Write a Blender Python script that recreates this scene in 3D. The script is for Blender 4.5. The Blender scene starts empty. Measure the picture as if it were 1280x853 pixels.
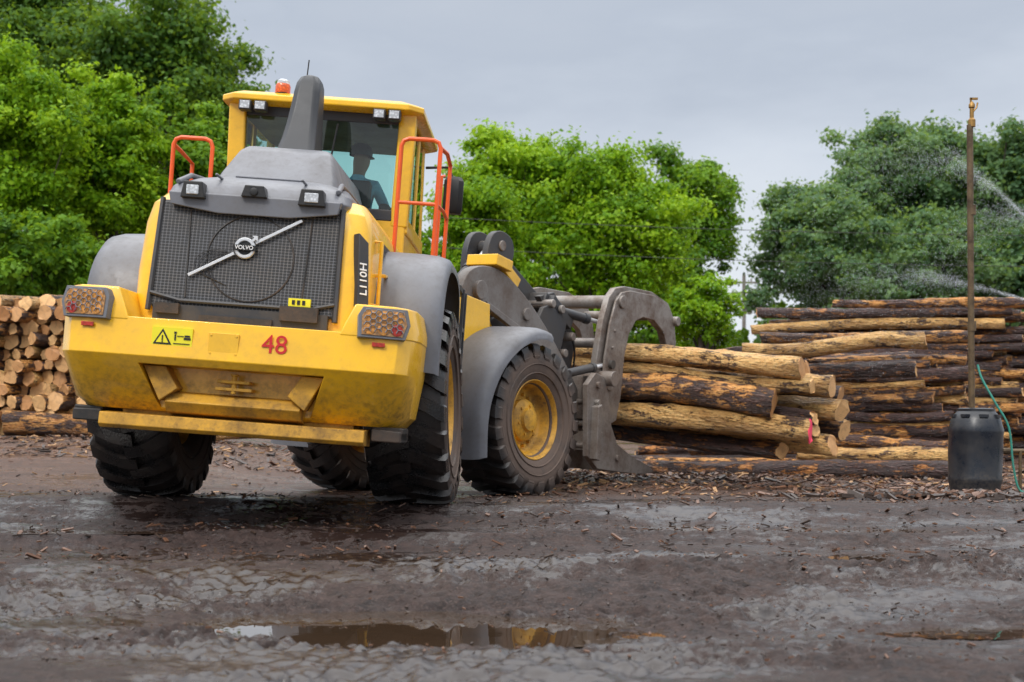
import bpy, bmesh, math, random
import numpy as np
from mathutils import Vector, Matrix, noise, Euler
rad=math.radians
random.seed(7)
scene=bpy.context.scene
COL=scene.collection
try:
    scene.view_settings.view_transform='Standard'; scene.view_settings.look='None'; scene.view_settings.exposure=0
except Exception as e: print(e)

# ---------------------------------------------------------------- materials
def nm(name):
    m=bpy.data.materials.new(name); m.use_nodes=True
    nt=m.node_tree; b=nt.nodes['Principled BSDF']
    return m,nt,b
def N(nt,t,**k):
    n=nt.nodes.new(t)
    for a,v in k.items(): setattr(n,a,v)
    return n
def L(nt,a,b): nt.links.new(a,b)
def c4(c): return (c[0],c[1],c[2],1)
def noise_node(nt,vec,scale,detail=6,rough=.6):
    n=N(nt,'ShaderNodeTexNoise'); n.inputs['Scale'].default_value=scale; n.inputs['Detail'].default_value=detail
    n.inputs['Roughness'].default_value=rough
    if vec is not None: L(nt,vec,n.inputs['Vector'])
    return n.outputs[0]
def ramp(nt,fac,stops):
    r=N(nt,'ShaderNodeValToRGB'); el=r.color_ramp.elements
    el[0].position=stops[0][0]; el[0].color=c4(stops[0][1]) if isinstance(stops[0][1],tuple) else c4((stops[0][1],)*3)
    el[1].position=stops[-1][0]; el[1].color=c4(stops[-1][1]) if isinstance(stops[-1][1],tuple) else c4((stops[-1][1],)*3)
    for p,c in stops[1:-1]:
        e=el.new(p); e.color=c4(c) if isinstance(c,tuple) else c4((c,)*3)
    L(nt,fac,r.inputs[0]); return r.outputs[0]
def math_(nt,op,a,b=None,clamp=False):
    n=N(nt,'ShaderNodeMath',operation=op); n.use_clamp=clamp
    for i,v in enumerate((a,b)):
        if v is None: continue
        if isinstance(v,(int,float)): n.inputs[i].default_value=v
        else: L(nt,v,n.inputs[i])
    return n.outputs[0]
def mix(nt,f,a,b):
    n=N(nt,'ShaderNodeMixRGB')
    for i,v in enumerate((f,a,b)):
        if isinstance(v,(int,float)): n.inputs[i].default_value=v if i==0 else (v,v,v,1)
        elif isinstance(v,tuple): n.inputs[i].default_value=c4(v)
        else: L(nt,v,n.inputs[i])
    return n.outputs[0]
def bump(nt,b,h,strength=.3,dist=.02):
    n=N(nt,'ShaderNodeBump'); n.inputs['Distance'].default_value=dist
    if isinstance(strength,(int,float)): n.inputs['Strength'].default_value=strength
    else: L(nt,strength,n.inputs['Strength'])
    L(nt,h,n.inputs['Height']); L(nt,n.outputs[0],b.inputs['Normal'])
def paint(name,col,rough=.5,metal=0,dirt=(.10,.065,.04),amt=.5,scale=2.5,dz=None,bmp=0.08,coat=0,radial=None):
    m,nt,b=nm(name); tc=N(nt,'ShaderNodeTexCoord').outputs['Object']
    n1=noise_node(nt,tc,scale,8,.68); n2=noise_node(nt,tc,scale*11,6,.7)
    f=math_(nt,'MULTIPLY',ramp(nt,n1,[(.42,0.),(.72,1.)]),amt)
    f=math_(nt,'ADD',f,math_(nt,'MULTIPLY',ramp(nt,n2,[(.5,0.),(.75,1.)]),amt*.45))
    if dz:
        sp=N(nt,'ShaderNodeSeparateXYZ'); L(nt,tc,sp.inputs[0])
        mr=N(nt,'ShaderNodeMapRange'); L(nt,sp.outputs[2],mr.inputs[0])
        mr.inputs[1].default_value=dz[0]; mr.inputs[2].default_value=dz[1]; mr.inputs[3].default_value=1; mr.inputs[4].default_value=0
        f=math_(nt,'ADD',f,math_(nt,'MULTIPLY',mr.outputs[0],ramp(nt,n2,[(.40,.0),(.66,1.)])))
    if radial:
        sp=N(nt,'ShaderNodeSeparateXYZ'); L(nt,tc,sp.inputs[0])
        cb=N(nt,'ShaderNodeCombineXYZ'); L(nt,sp.outputs[1],cb.inputs[1]); L(nt,sp.outputs[2],cb.inputs[2])
        ln=N(nt,'ShaderNodeVectorMath',operation='LENGTH'); L(nt,cb.outputs[0],ln.inputs[0])
        mr=N(nt,'ShaderNodeMapRange'); L(nt,ln.outputs['Value'],mr.inputs[0])
        mr.inputs[1].default_value=radial[0]; mr.inputs[2].default_value=radial[1]; mr.inputs[3].default_value=1; mr.inputs[4].default_value=0
        f=math_(nt,'ADD',f,math_(nt,'MULTIPLY',mr.outputs[0],ramp(nt,n1,[(.3,.35),(.6,1.)])))
    f=math_(nt,'MINIMUM',f,.92)
    L(nt,mix(nt,f,col,dirt),b.inputs['Base Color'])
    rr=N(nt,'ShaderNodeMapRange'); L(nt,f,rr.inputs[0]); rr.inputs[3].default_value=rough; rr.inputs[4].default_value=.85
    L(nt,rr.outputs[0],b.inputs['Roughness'])
    b.inputs['Metallic'].default_value=metal
    if coat: b.inputs['Coat Weight'].default_value=coat
    if bmp: bump(nt,b,n2,bmp,.01)
    return m
YEL=paint('yellow_paint',(.94,.52,.016),.26,0,(.22,.11,.03),.34,1.7,(.45,1.04),.05,.4)
YEL2=paint('dirty_yellow_paint',(.70,.36,.025),.45,0,(.12,.07,.035),.95,3,None,.1)
GREY=paint('grey_plastic',(.15,.155,.175),.34,0,(.085,.072,.06),.5,2.2,None,.05)
DGREY=paint('dark_grey_plastic',(.032,.034,.040),.4,0,(.09,.07,.05),.5,3,None,.05)
STK=paint('stack_plastic',(.022,.024,.029),.42,0,(.05,.05,.05),.3,3,None,.05)
BLACK=paint('black_rubber',(.012,.012,.013),.4,0,(.05,.04,.03),.4,4,None,.1)
STEEL=paint('worn_steel',(.26,.235,.215),.34,.35,(.11,.065,.042),.95,3.5,None,.25)
CHAS=paint('muddy_chassis',(.02,.019,.018),.5,0,(.10,.065,.045),.9,3,None,.2)
TYRE=paint('muddy_tyre',(.013,.013,.014),.3,0,(.13,.09,.07),.3,4,None,.3,0,(.60,.72))
TYREWET=paint('wet_tyre',(.010,.010,.011),.24,0,(.10,.065,.048),.3,5,None,.3,0,(.60,.70))
ORANGE=paint('orange_rail',(.85,.11,.015),.35,0,(.2,.06,.02),.3,4,None,0)
SILVER=paint('silver_trim',(.68,.69,.71),.28,.4,(.3,.3,.3),.15,5,None,0)
WHITE=paint('white_decal',(.85,.85,.85),.5,0,(.6,.6,.6),.15,5,None,0)
RED=paint('red_decal',(.60,.015,.02),.4,0,(.3,.05,.02),.2,8,None,0)
DECY=paint('decal_yellow',(.85,.74,.02),.4,0,(.4,.3,.05),.15,8,None,0)
INKB=paint('decal_black',(.01,.01,.01),.5,0,(.02,.02,.02),.1,8,None,0)
BRASS=paint('brass',(.38,.22,.07),.4,.8,(.08,.05,.03),.5,20,None,0)
POLE=paint('rusty_pole',(.15,.10,.05),.42,.3,(.035,.022,.014),.95,6,None,.2)
DRUM=paint('drum_plastic',(.008,.012,.020),.25,0,(.07,.06,.05),.4,4,(.0,.3),.05)
HOSE=paint('hose_green',(.02,.22,.17),.4,0,(.1,.08,.05),.4,8,None,0)
WOODP=paint('weathered_pole',(.22,.20,.18),.8,0,(.12,.10,.08),.6,3,None,.3)
ARM=paint('dusty_grey_arm',(.20,.185,.175),.45,.1,(.12,.085,.065),.8,3,None,.15)
SKIN=paint('skin',(.42,.22,.15),.5,0,(.36,.17,.11),.2,8,None,0)
SHIRT=paint('blue_shirt',(.25,.60,.85),.8,0,(.14,.4,.6),.3,8,None,.1)
JEANS=paint('jeans',(.03,.05,.10),.8,0,(.02,.03,.06),.3,8,None,.1)
def lensm(name,col,rough=.12):
    m,nt,b=nm(name); tc=N(nt,'ShaderNodeTexCoord').outputs['Object']
    v=N(nt,'ShaderNodeTexVoronoi'); v.inputs['Scale'].default_value=45; L(nt,tc,v.inputs['Vector'])
    L(nt,mix(nt,ramp(nt,v.outputs['Distance'],[(.1,0.),(.6,1.)]),col,tuple(x*.55 for x in col)),b.inputs['Base Color'])
    b.inputs['Roughness'].default_value=rough; b.inputs['Coat Weight'].default_value=.3
    return m
LCLEAR=lensm('clear_lens',(.75,.78,.82)); LAMB=lensm('amber_lens',(.80,.34,.06),.3); LRED=lensm('red_lens',(.60,.03,.01),.3); LAMB2=lensm('dull_amber_lens',(.55,.28,.10),.35)
GLASS=bpy.data.materials.new('tinted_glass'); GLASS.use_nodes=True; nt=GLASS.node_tree; nt.nodes.clear()
o=N(nt,'ShaderNodeOutputMaterial'); tr=N(nt,'ShaderNodeBsdfTransparent'); gl=N(nt,'ShaderNodeBsdfGlossy'); mx=N(nt,'ShaderNodeMixShader'); lw=N(nt,'ShaderNodeFresnel')
tc=N(nt,'ShaderNodeTexCoord').outputs['Object']
L(nt,mix(nt,noise_node(nt,tc,3),(.66,.90,.86),(.58,.82,.78)),tr.inputs[0]); gl.inputs['Roughness'].default_value=.02; lw.inputs[0].default_value=1.7
L(nt,lw.outputs[0],mx.inputs[0]); L(nt,tr.outputs[0],mx.inputs[1]); L(nt,gl.outputs[0],mx.inputs[2]); L(nt,mx.outputs[0],o.inputs[0])
GRILLE,nt,b=nm('perforated_grille'); tc=N(nt,'ShaderNodeTexCoord').outputs['Object']
sp=N(nt,'ShaderNodeSeparateXYZ'); L(nt,tc,sp.inputs[0])
sx=math_(nt,'SINE',math_(nt,'MULTIPLY',sp.outputs[0],2*math.pi/.052)); sz=math_(nt,'SINE',math_(nt,'MULTIPLY',sp.outputs[2],2*math.pi/.042))
hole=ramp(nt,math_(nt,'ABSOLUTE',math_(nt,'MULTIPLY',sx,sz)),[(.22,0.),(.42,1.)])
dn=ramp(nt,noise_node(nt,tc,4,6,.6),[(.4,0.),(.7,.6)])
L(nt,mix(nt,hole,mix(nt,dn,(.10,.102,.112),(.13,.105,.08)),(.008,.008,.009)),b.inputs['Base Color']); b.inputs['Roughness'].default_value=.42
bump(nt,b,math_(nt,'SUBTRACT',1,hole),.6,.012)

def bark(name,dark,light,peel,amount,peelcol2):
    m,nt,b=nm(name); tc=N(nt,'ShaderNodeTexCoord').outputs['Object']
    oi=N(nt,'ShaderNodeObjectInfo'); mp=N(nt,'ShaderNodeMapping'); L(nt,tc,mp.inputs[0]); mp.inputs['Scale'].default_value=(.34,1,1)
    cb=N(nt,'ShaderNodeCombineXYZ'); L(nt,math_(nt,'MULTIPLY',oi.outputs['Random'],37.),cb.inputs[0]); L(nt,cb.outputs[0],mp.inputs['Location'])
    v=mp.outputs[0]
    n1=noise_node(nt,v,24,8,.8); n2=noise_node(nt,v,7,10,.80); n3=noise_node(nt,v,70,5,.7); n4=noise_node(nt,v,4,4,.6)
    vo=N(nt,'ShaderNodeTexVoronoi'); vo.inputs['Scale'].default_value=30; L(nt,v,vo.inputs['Vector'])
    plate=ramp(nt,vo.outputs['Distance'],[(.1,0.),(.55,1.)])
    bk=mix(nt,ramp(nt,n1,[(.40,0.),(.60,1.)]),dark,light)
    bk=mix(nt,math_(nt,'MULTIPLY',plate,.5),bk,tuple(q*.4 for q in dark))
    pl=mix(nt,ramp(nt,n1,[(.40,0.),(.60,1.)]),peelcol2,peel)
    pl=mix(nt,ramp(nt,n4,[(.50,0.),(.62,.6)]),pl,tuple(q*.5 for q in peelcol2))
    pl=mix(nt,ramp(nt,n3,[(.55,0.),(.62,.6)]),pl,dark)
    t=.5+(amount-.5)*.5
    f=math_(nt,'SUBTRACT',1,ramp(nt,n2,[(t-.008,0.),(t+.008,1.)]))
    edge=ramp(nt,n2,[(t-.03,0.),(t-.006,1.)])
    pl=mix(nt,math_(nt,'MULTIPLY',edge,.8),pl,tuple(q*.35 for q in peelcol2))
    col=mix(nt,f,bk,pl)
    hv=N(nt,'ShaderNodeHueSaturation'); L(nt,col,hv.inputs['Color']); L(nt,math_(nt,'ADD',math_(nt,'MULTIPLY',oi.outputs['Random'],.6),.75),hv.inputs['Value']); hv.inputs['Saturation'].default_value=1.06
    L(nt,hv.outputs[0],b.inputs['Base Color']); L(nt,math_(nt,'ADD',math_(nt,'MULTIPLY',n1,.4),.16),b.inputs['Roughness'])
    hh=math_(nt,'SUBTRACT',n1,math_(nt,'MULTIPLY',f,1.0)); hh=math_(nt,'SUBTRACT',hh,math_(nt,'MULTIPLY',plate,.4)); bump(nt,b,math_(nt,'ADD',hh,math_(nt,'MULTIPLY',n3,.4)),1.,.05)
    return m
BARKS=[bark('dark_bark',(.028,.017,.015),(.145,.082,.074),(.62,.29,.105),.41,(.38,.15,.055)),
       bark('mixed_bark',(.034,.019,.016),(.18,.095,.075),(.76,.41,.15),.50,(.48,.20,.065)),
       bark('peeled_bark',(.05,.028,.02),(.22,.12,.08),(.86,.57,.25),.62,(.60,.32,.12))]
def cutm(name,colA,colB,paintcol=None):
    m,nt,b=nm(name); tc=N(nt,'ShaderNodeTexCoord').outputs['Object']; oi=N(nt,'ShaderNodeObjectInfo')
    sp=N(nt,'ShaderNodeSeparateXYZ'); L(nt,tc,sp.inputs[0]); cb=N(nt,'ShaderNodeCombineXYZ'); L(nt,sp.outputs[1],cb.inputs[1]); L(nt,sp.outputs[2],cb.inputs[2])
    ln=N(nt,'ShaderNodeVectorMath',operation='LENGTH'); L(nt,cb.outputs[0],ln.inputs[0])
    nz=noise_node(nt,tc,9,4,.6)
    rg=math_(nt,'SINE',math_(nt,'ADD',math_(nt,'MULTIPLY',ln.outputs['Value'],330.),math_(nt,'MULTIPLY',nz,14.)))
    c1=mix(nt,math_(nt,'MULTIPLY',oi.outputs['Random'],.9),colA,colB)
    c2=mix(nt,math_(nt,'MULTIPLY',math_(nt,'ADD',rg,1.),.2),c1,tuple(q*.55 for q in colB))
    c3=mix(nt,ramp(nt,noise_node(nt,tc,14,5,.7),[(.5,0.),(.75,.6)]),c2,(.16,.08,.04))
    if paintcol: c3=mix(nt,ramp(nt,noise_node(nt,tc,7,5,.7),[(.28,0.),(.34,.95)]),c3,paintcol)
    L(nt,c3,b.inputs['Base Color']); b.inputs['Roughness'].default_value=.65; return m
CUT=cutm('cut_wood',(.86,.53,.23),(.46,.20,.07)); CUTPINK=cutm('pink_marked_wood',(.66,.40,.17),(.5,.25,.1),(1.,.04,.14))

def foliage(name,a,bb,c):
    m=bpy.data.materials.new(name); m.use_nodes=True; nt=m.node_tree; nt.nodes.clear()
    o=N(nt,'ShaderNodeOutputMaterial'); at=N(nt,'ShaderNodeAttribute'); at.attribute_name='tint'
    col=ramp(nt,at.outputs['Fac'],[(0.,a),(.5,bb),(1.,c)])
    p=N(nt,'ShaderNodeBsdfPrincipled'); L(nt,col,p.inputs['Base Color']); p.inputs['Roughness'].default_value=.5; p.inputs['Specular IOR Level'].default_value=.25
    t=N(nt,'ShaderNodeBsdfTranslucent'); L(nt,mix(nt,.5,col,(.36,.48,.02)),t.inputs[0])
    mx=N(nt,'ShaderNodeMixShader'); mx.inputs[0].default_value=.46
    L(nt,p.outputs[0],mx.inputs[1]); L(nt,t.outputs[0],mx.inputs[2]); L(nt,mx.outputs[0],o.inputs[0]); return m
F_BR=foliage('bright_foliage',(.07,.19,.005),(.19,.38,.010),(.37,.56,.02))
F_MD=foliage('green_foliage',(.04,.13,.010),(.11,.25,.015),(.20,.38,.025))
F_DK=foliage('dark_foliage',(.024,.08,.012),(.06,.155,.02),(.125,.25,.03))
F_HZ=foliage('hazy_foliage',(.055,.13,.065),(.11,.215,.095),(.18,.30,.12))  # misty haze is put into these bluish leaf colours
TRUNK=paint('tree_bark',(.07,.055,.045),.85,0,(.03,.025,.02),.8,5,None,.5)

# ---------------------------------------------------------------- mesh builder
class MB:
    def __init__(s): s.v=[];s.f=[];s.m=[]
    def add(s,vs,fs,mat=0,M=None):
        o=len(s.v)
        for p in vs:
            p=Vector(p); s.v.append(tuple(M@p if M else p))
        for f in fs: s.f.append([i+o for i in f]); s.m.append(mat)
        return s
    def box(s,c,d,mat=0,rot=None,taper=1):
        x,y,z=[k/2 for k in d]; t=taper
        vs=[(-x,-y,-z),(x,-y,-z),(x,y,-z),(-x,y,-z),(-x*t,-y*t,z),(x*t,-y*t,z),(x*t,y*t,z),(-x*t,y*t,z)]
        M=Matrix.Translation(c)
        if rot: M=M@Euler([rad(a) for a in rot]).to_matrix().to_4x4()
        return s.add(vs,[(0,3,2,1),(4,5,6,7),(0,1,5,4),(1,2,6,5),(2,3,7,6),(3,0,4,7)],mat,M)
    def prism(s,poly,axis,lo,hi,mat=0,M=None):
        n=len(poly)
        def P(p,h): return {'x':(h,p[0],p[1]),'y':(p[0],h,p[1]),'z':(p[0],p[1],h)}[axis]
        vs=[P(p,lo) for p in poly]+[P(p,hi) for p in poly]
        fs=[list(range(n)),list(range(2*n-1,n-1,-1))]+[(i,i+n,(i+1)%n+n,(i+1)%n) for i in range(n)]
        return s.add(vs,fs,mat,M)
    def loft(s,rings,mat=0,cap=True,M=None,closed=True):
        n=len(rings[0]); vs=[p for r in rings for p in r]; fs=[]
        for k in range(len(rings)-1):
            for i in range(n if closed else n-1):
                j=(i+1)%n; fs.append((k*n+i,k*n+j,(k+1)*n+j,(k+1)*n+i))
        if cap: fs.append(list(range(n-1,-1,-1))); fs.append([(len(rings)-1)*n+i for i in range(n)])
        return s.add(vs,fs,mat,M)
    def tube(s,path,r,n=8,mat=0):
        path=[Vector(p) for p in path]; rings=[]; up=Vector((0,0,1)); prev=None
        for i,p in enumerate(path):
            a=path[max(i-1,0)]; b=path[min(i+1,len(path)-1)]; t=(b-a).normalized()
            if prev is None:
                u=t.cross(up)
                if u.length<.05: u=t.cross(Vector((1,0,0)))
            else: u=prev-t*prev.dot(t)
            u.normalize(); prev=u; w=t.cross(u)
            rr=r[i] if isinstance(r,(list,tuple)) else r
            rings.append([tuple(p+(u*math.cos(2*math.pi*k/n)+w*math.sin(2*math.pi*k/n))*rr) for k in range(n)])
        return s.loft(rings,mat)
    def lathe(s,prof,axis='x',n=32,mat=0,M=None):
        rings=[]
        for k in range(n):
            a=2*math.pi*k/n; c,d=math.cos(a),math.sin(a)
            rings.append([{'x':(h,r*c,r*d),'y':(r*c,h,r*d),'z':(r*c,r*d,h)}[axis] for r,h in prof])
        m=len(prof); vs=[p for r in rings for p in r]; fs=[]
        for k in range(n):
            for i in range(m-1):
                fs.append((k*m+i,((k+1)%n)*m+i,((k+1)%n)*m+i+1,k*m+i+1))
        return s.add(vs,fs,mat,M)
    def mesh(s,name,mats):
        me=bpy.data.meshes.new(name); me.from_pydata(s.v,[],s.f)
        for m in mats: me.materials.append(m)
        me.polygons.foreach_set('material_index',s.m)
        bm=bmesh.new(); bm.from_mesh(me); bmesh.ops.remove_doubles(bm,verts=bm.verts,dist=1e-5); bmesh.ops.recalc_face_normals(bm,faces=bm.faces); bm.to_mesh(me); bm.free()
        return me
    def build(s,name,mats,parent=None,M=None,bevel=0,smooth=35,seg=2):
        if not isinstance(mats,(list,tuple)): mats=[mats]
        me=s.mesh(name,mats); return mkobj(name,me,parent,M,bevel,smooth,seg)
def mkobj(name,me,parent=None,M=None,bevel=0,smooth=35,seg=2):
    ob=bpy.data.objects.new(name,me); COL.objects.link(ob)
    if smooth: 
        me.polygons.foreach_set('use_smooth',[True]*len(me.polygons))
        if not bevel: me.set_sharp_from_angle(angle=rad(smooth))
    if bevel:
        b=ob.modifiers.new('bevel','BEVEL'); b.width=bevel; b.segments=seg; b.limit_method='ANGLE'; b.angle_limit=rad(33); b.harden_normals=True
    if parent: ob.parent=parent
    if M is not None: ob.matrix_local=M
    return ob
def top(ob,label,cat,group=None,kind=None):
    ob['label']=label; ob['category']=cat
    if group: ob['group']=group
    if kind: ob['kind']=kind
def empty(name,M):
    e=bpy.data.objects.new(name,None); e.empty_display_size=.2; COL.objects.link(e); e.matrix_world=M; return e
def text_obj(name,s,size,mat,parent,M,ext=.002,bold=.018):
    cu=bpy.data.curves.new('t','FONT'); cu.body=s; cu.size=size; cu.extrude=ext; cu.align_x='CENTER'; cu.align_y='CENTER'; cu.offset=size*bold
    ob=bpy.data.objects.new('t',cu); COL.objects.link(ob)
    bpy.context.view_layer.update()
    me=bpy.data.meshes.new_from_object(ob.evaluated_get(bpy.context.evaluated_depsgraph_get()))
    bpy.data.objects.remove(ob); me.materials.clear(); me.materials.append(mat)
    o=bpy.data.objects.new(name,me); COL.objects.link(o)
    if parent: o.parent=parent
    o.matrix_local=M; return o
def ring_plan(z,a,yr,yf,r,n=5):
    pts=[(-a,yf,z)]
    for k in range(n+1):
        t=math.pi+k/n*math.pi/2; pts.append((-a+r+r*math.cos(t),yr+r+r*math.sin(t),z))
    for k in range(n+1):
        t=1.5*math.pi+k/n*math.pi/2; pts.append((a-r+r*math.cos(t),yr+r+r*math.sin(t),z))
    pts.append((a,yf,z)); return pts
RX90=Euler((rad(90),0,0)).to_matrix().to_4x4()

# ---------------------------------------------------------------- ground
def ss(a,b,t):
    t=max(0,min(1,(t-a)/(b-a))); return t*t*(3-2*t)
KY=[-200,6.9,7.5,7.7,7.95,8.85,9.05,9.25,9.95,10.5,12.3,14,16,18,22,30,45,900]; KZ=[-.33,-.33,-.21,-.175,-.19,-.185,-.112,-.125,-.115,0,-.03,-.09,-.07,-.02,.08,.33,.5,.52]
PUD=[(-.56,6.26,.88,.48,-.352,.105),(2.15,6.15,.45,.14,-.350,.07)]
def T0(x,y):
    b=float(np.interp(y,KY,KZ))
    l=ss(12.5,21,y)*ss(1,6,-x)
    z=b+(max(b,.48)-b)*l
    z+=.067*ss(.9,3,-x)*ss(9.9,10.6,y)*(1-ss(11.3,12.8,y))
    return z
def T(x,y):
    z=T0(x,y)
    near=1-ss(9.8,11.5,y); vn=1-ss(6.8,8.4,y)
    pd=0
    for cx,cy,rx,ry,lv,dp in PUD:
        e=((x-cx)/rx)**2+((y-cy)/ry)**2
        if e<9: pd=max(pd,math.exp(-e**1.5)); z-=dp*math.exp(-e**1.3)
    z+=noise.fractal(Vector((x*.55,y*.9,3.1)),1,2,3)*(.014+.012*near)
    lump=max(.12,.55+1.5*noise.noise(Vector((x*.8,y*1.1,9))))*(1-.8*pd)
    z+=noise.fractal(Vector((x*2.6,y*3.6,1.7)),.8,2,4)*(.007+(.018+.036*vn)*near*lump)
    if near>0:
        z+=(abs(noise.noise(Vector((x*7,y*8,4))))-.2)*.072*(.24+.76*vn)*near*lump
        z+=noise.noise(Vector((x*17,y*19,2)))*.036*(.26+.74*vn)*near*lump
        z+=noise.noise(Vector((x*33,y*36,5)))*.018*(.45+.55*vn)*near*lump
    return z
def axis(lo,hi,d0,d1,step,grow):
    c=list(np.arange(d0,d1+1e-6,step)); s=step; x=d1; up=[]
    while x<hi: s*=grow; x+=s; up.append(min(x,hi))
    s=step; x=d0; dn=[]
    while x>lo: s*=grow; x-=s; dn.append(max(x,lo))
    return dn[::-1]+c+up
xs=axis(-400,400,-3.4,3.4,.014,1.06); ys=axis(-30,900,4.7,10.3,.013,1.04)
nx,ny=len(xs),len(ys)
V=[(x,y,T(x,y)) for y in ys for x in xs]
me=bpy.data.meshes.new('ground')
me.vertices.add(nx*ny); me.vertices.foreach_set('co',np.array(V,dtype=np.float32).ravel())
jj,ii=np.meshgrid(np.arange(ny-1),np.arange(nx-1),indexing='ij'); base=(jj*nx+ii).ravel()
fa=np.stack([base,base+1,base+nx+1,base+nx],1).astype(np.int32)
me.loops.add(fa.size); me.loops.foreach_set('vertex_index',fa.ravel()); me.polygons.add(len(fa)); me.polygons.foreach_set('loop_start',np.arange(0,fa.size,4,dtype=np.int32)); me.update(calc_edges=True)
GM,nt,b=nm('wet_mud'); tc=N(nt,'ShaderNodeTexCoord').outputs['Object']
mp=N(nt,'ShaderNodeMapping'); L(nt,tc,mp.inputs[0]); mp.inputs['Scale'].default_value=(.5,1.2,1)
na=noise_node(nt,mp.outputs[0],.9,9,.7); nb=noise_node(nt,tc,9,9,.75); nc=noise_node(nt,tc,55,6,.75); nd=noise_node(nt,tc,24,8,.75)
sp=N(nt,'ShaderNodeSeparateXYZ'); L(nt,tc,sp.inputs[0])
wm=math_(nt,'ADD',math_(nt,'MULTIPLY',na,.64),math_(nt,'MULTIPLY',nb,.22)); wm=math_(nt,'ADD',wm,math_(nt,'MULTIPLY',nd,.14))
dry=ramp(nt,wm,[(.472,0.),(.515,1.)])
colD=mix(nt,ramp(nt,nb,[(.38,0.),(.62,1.)]),(.019,.0105,.009),(.084,.052,.044))
colD=mix(nt,ramp(nt,nc,[(.54,0.),(.66,.8)]),colD,(.18,.12,.10))
colA=mix(nt,dry,(.020,.0125,.011),colD)
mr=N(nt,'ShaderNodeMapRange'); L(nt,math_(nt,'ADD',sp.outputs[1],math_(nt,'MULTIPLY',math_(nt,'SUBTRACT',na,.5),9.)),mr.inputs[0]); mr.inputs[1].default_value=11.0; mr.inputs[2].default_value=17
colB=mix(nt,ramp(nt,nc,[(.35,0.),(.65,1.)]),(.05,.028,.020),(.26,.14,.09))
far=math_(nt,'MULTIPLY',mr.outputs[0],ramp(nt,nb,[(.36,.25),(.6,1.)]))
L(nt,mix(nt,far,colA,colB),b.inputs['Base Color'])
rr=mix(nt,dry,math_(nt,'ADD',math_(nt,'MULTIPLY',nd,.16),.03),math_(nt,'ADD',math_(nt,'MULTIPLY',nb,.5),.26))
L(nt,rr,b.inputs['Roughness']); L(nt,math_(nt,'SUBTRACT',.62,math_(nt,'MULTIPLY',dry,.20)),b.inputs['Specular IOR Level'])
st=math_(nt,'ADD',math_(nt,'MULTIPLY',dry,.80),.20)
hgt=math_(nt,'ADD',math_(nt,'MULTIPLY',nb,.7),math_(nt,'MULTIPLY',nc,.5)); hgt=math_(nt,'ADD',hgt,math_(nt,'MULTIPLY',nd,.6))
bump(nt,b,hgt,st,.06)
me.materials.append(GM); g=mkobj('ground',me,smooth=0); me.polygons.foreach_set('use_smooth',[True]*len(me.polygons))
g['kind']='structure'; g['label']='wet muddy yard with puddles and bark debris'; g['category']='ground'
WAT,nt,b=nm('puddle_water'); b.inputs['Roughness'].default_value=.012; b.inputs['IOR'].default_value=1.6
b.inputs['Specular IOR Level'].default_value=.9
tc=N(nt,'ShaderNodeTexCoord').outputs['Object']; L(nt,mix(nt,noise_node(nt,tc,3),(.05,.030,.018),(.028,.018,.011)),b.inputs['Base Color']); bump(nt,b,noise_node(nt,tc,9,2,.5),.02,.01)
for cx,cy,rx,ry,lv,dp in PUD:
    mb=MB(); n=40
    mb.add([(cx+rx*1.5*math.cos(2*math.pi*k/n),cy+ry*1.35*math.sin(2*math.pi*k/n),lv) for k in range(n)],[list(range(n))])
    o=mb.build('puddle_water',WAT,smooth=0); o['kind']='structure'; o['label']='shallow muddy puddle reflecting the sky'; o['category']='puddle'
for y0,y1,lv in ((7.78,9.03,-.195),(9.1,10.1,-.125)):
    mb=MB(); mb.add([(-8,y0,lv),(8,y0,lv),(8,y1,lv),(-8,y1,lv)],[(0,1,2,3)])
    o=mb.build('puddle_water',WAT,smooth=0); o['kind']='structure'; o['label']='thin film of rainwater in muddy ruts'; o['category']='puddle'

# ---------------------------------------------------------------- world, sun, camera
w=bpy.data.worlds.new('World'); scene.world=w; w.use_nodes=True; nt=w.node_tree; bg=nt.nodes['Background']
sky=N(nt,'ShaderNodeTexSky',sky_type='NISHITA'); sky.sun_disc=False; sky.sun_elevation=rad(44); sky.sun_rotation=rad(208); sky.dust_density=3
tc=N(nt,'ShaderNodeTexCoord').outputs['Generated']
sp=N(nt,'ShaderNodeSeparateXYZ'); L(nt,tc,sp.inputs[0])
mp=N(nt,'ShaderNodeMapping'); L(nt,tc,mp.inputs[0]); mp.inputs['Scale'].default_value=(1,1,3)
cn=noise_node(nt,mp.outputs[0],2.4,6,.55)
el=math_(nt,'ADD',sp.outputs[2],math_(nt,'MULTIPLY',math_(nt,'SUBTRACT',cn,.5),.38))
cl=ramp(nt,el,[(0.,(.88,.92,.96)),(.10,(.80,.85,.91)),(.20,(.68,.74,.83)),(.30,(.52,.58,.68)),(.42,(.60,.65,.73)),(.8,(1.,1.,1.))])
sc=N(nt,'ShaderNodeVectorMath',operation='SCALE'); L(nt,sky.outputs[0],sc.inputs[0]); sc.inputs['Scale'].default_value=.08
boost=N(nt,'ShaderNodeMapRange'); L(nt,sp.outputs[2],boost.inputs[0]); boost.inputs[1].default_value=.36; boost.inputs[2].default_value=.8; boost.inputs[3].default_value=1.; boost.inputs[4].default_value=3.0
sc2=N(nt,'ShaderNodeVectorMath',operation='SCALE'); L(nt,cl,sc2.inputs[0]); L(nt,boost.outputs[0],sc2.inputs['Scale'])
L(nt,mix(nt,.95,sc.outputs[0],sc2.outputs[0]),bg.inputs[0]); bg.inputs[1].default_value=1.0
sun=bpy.data.lights.new('sun','SUN'); sun.energy=1.5; sun.angle=rad(11); sun.color=(1,.96,.9)
so=bpy.data.objects.new('sun',sun); COL.objects.link(so)
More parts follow.
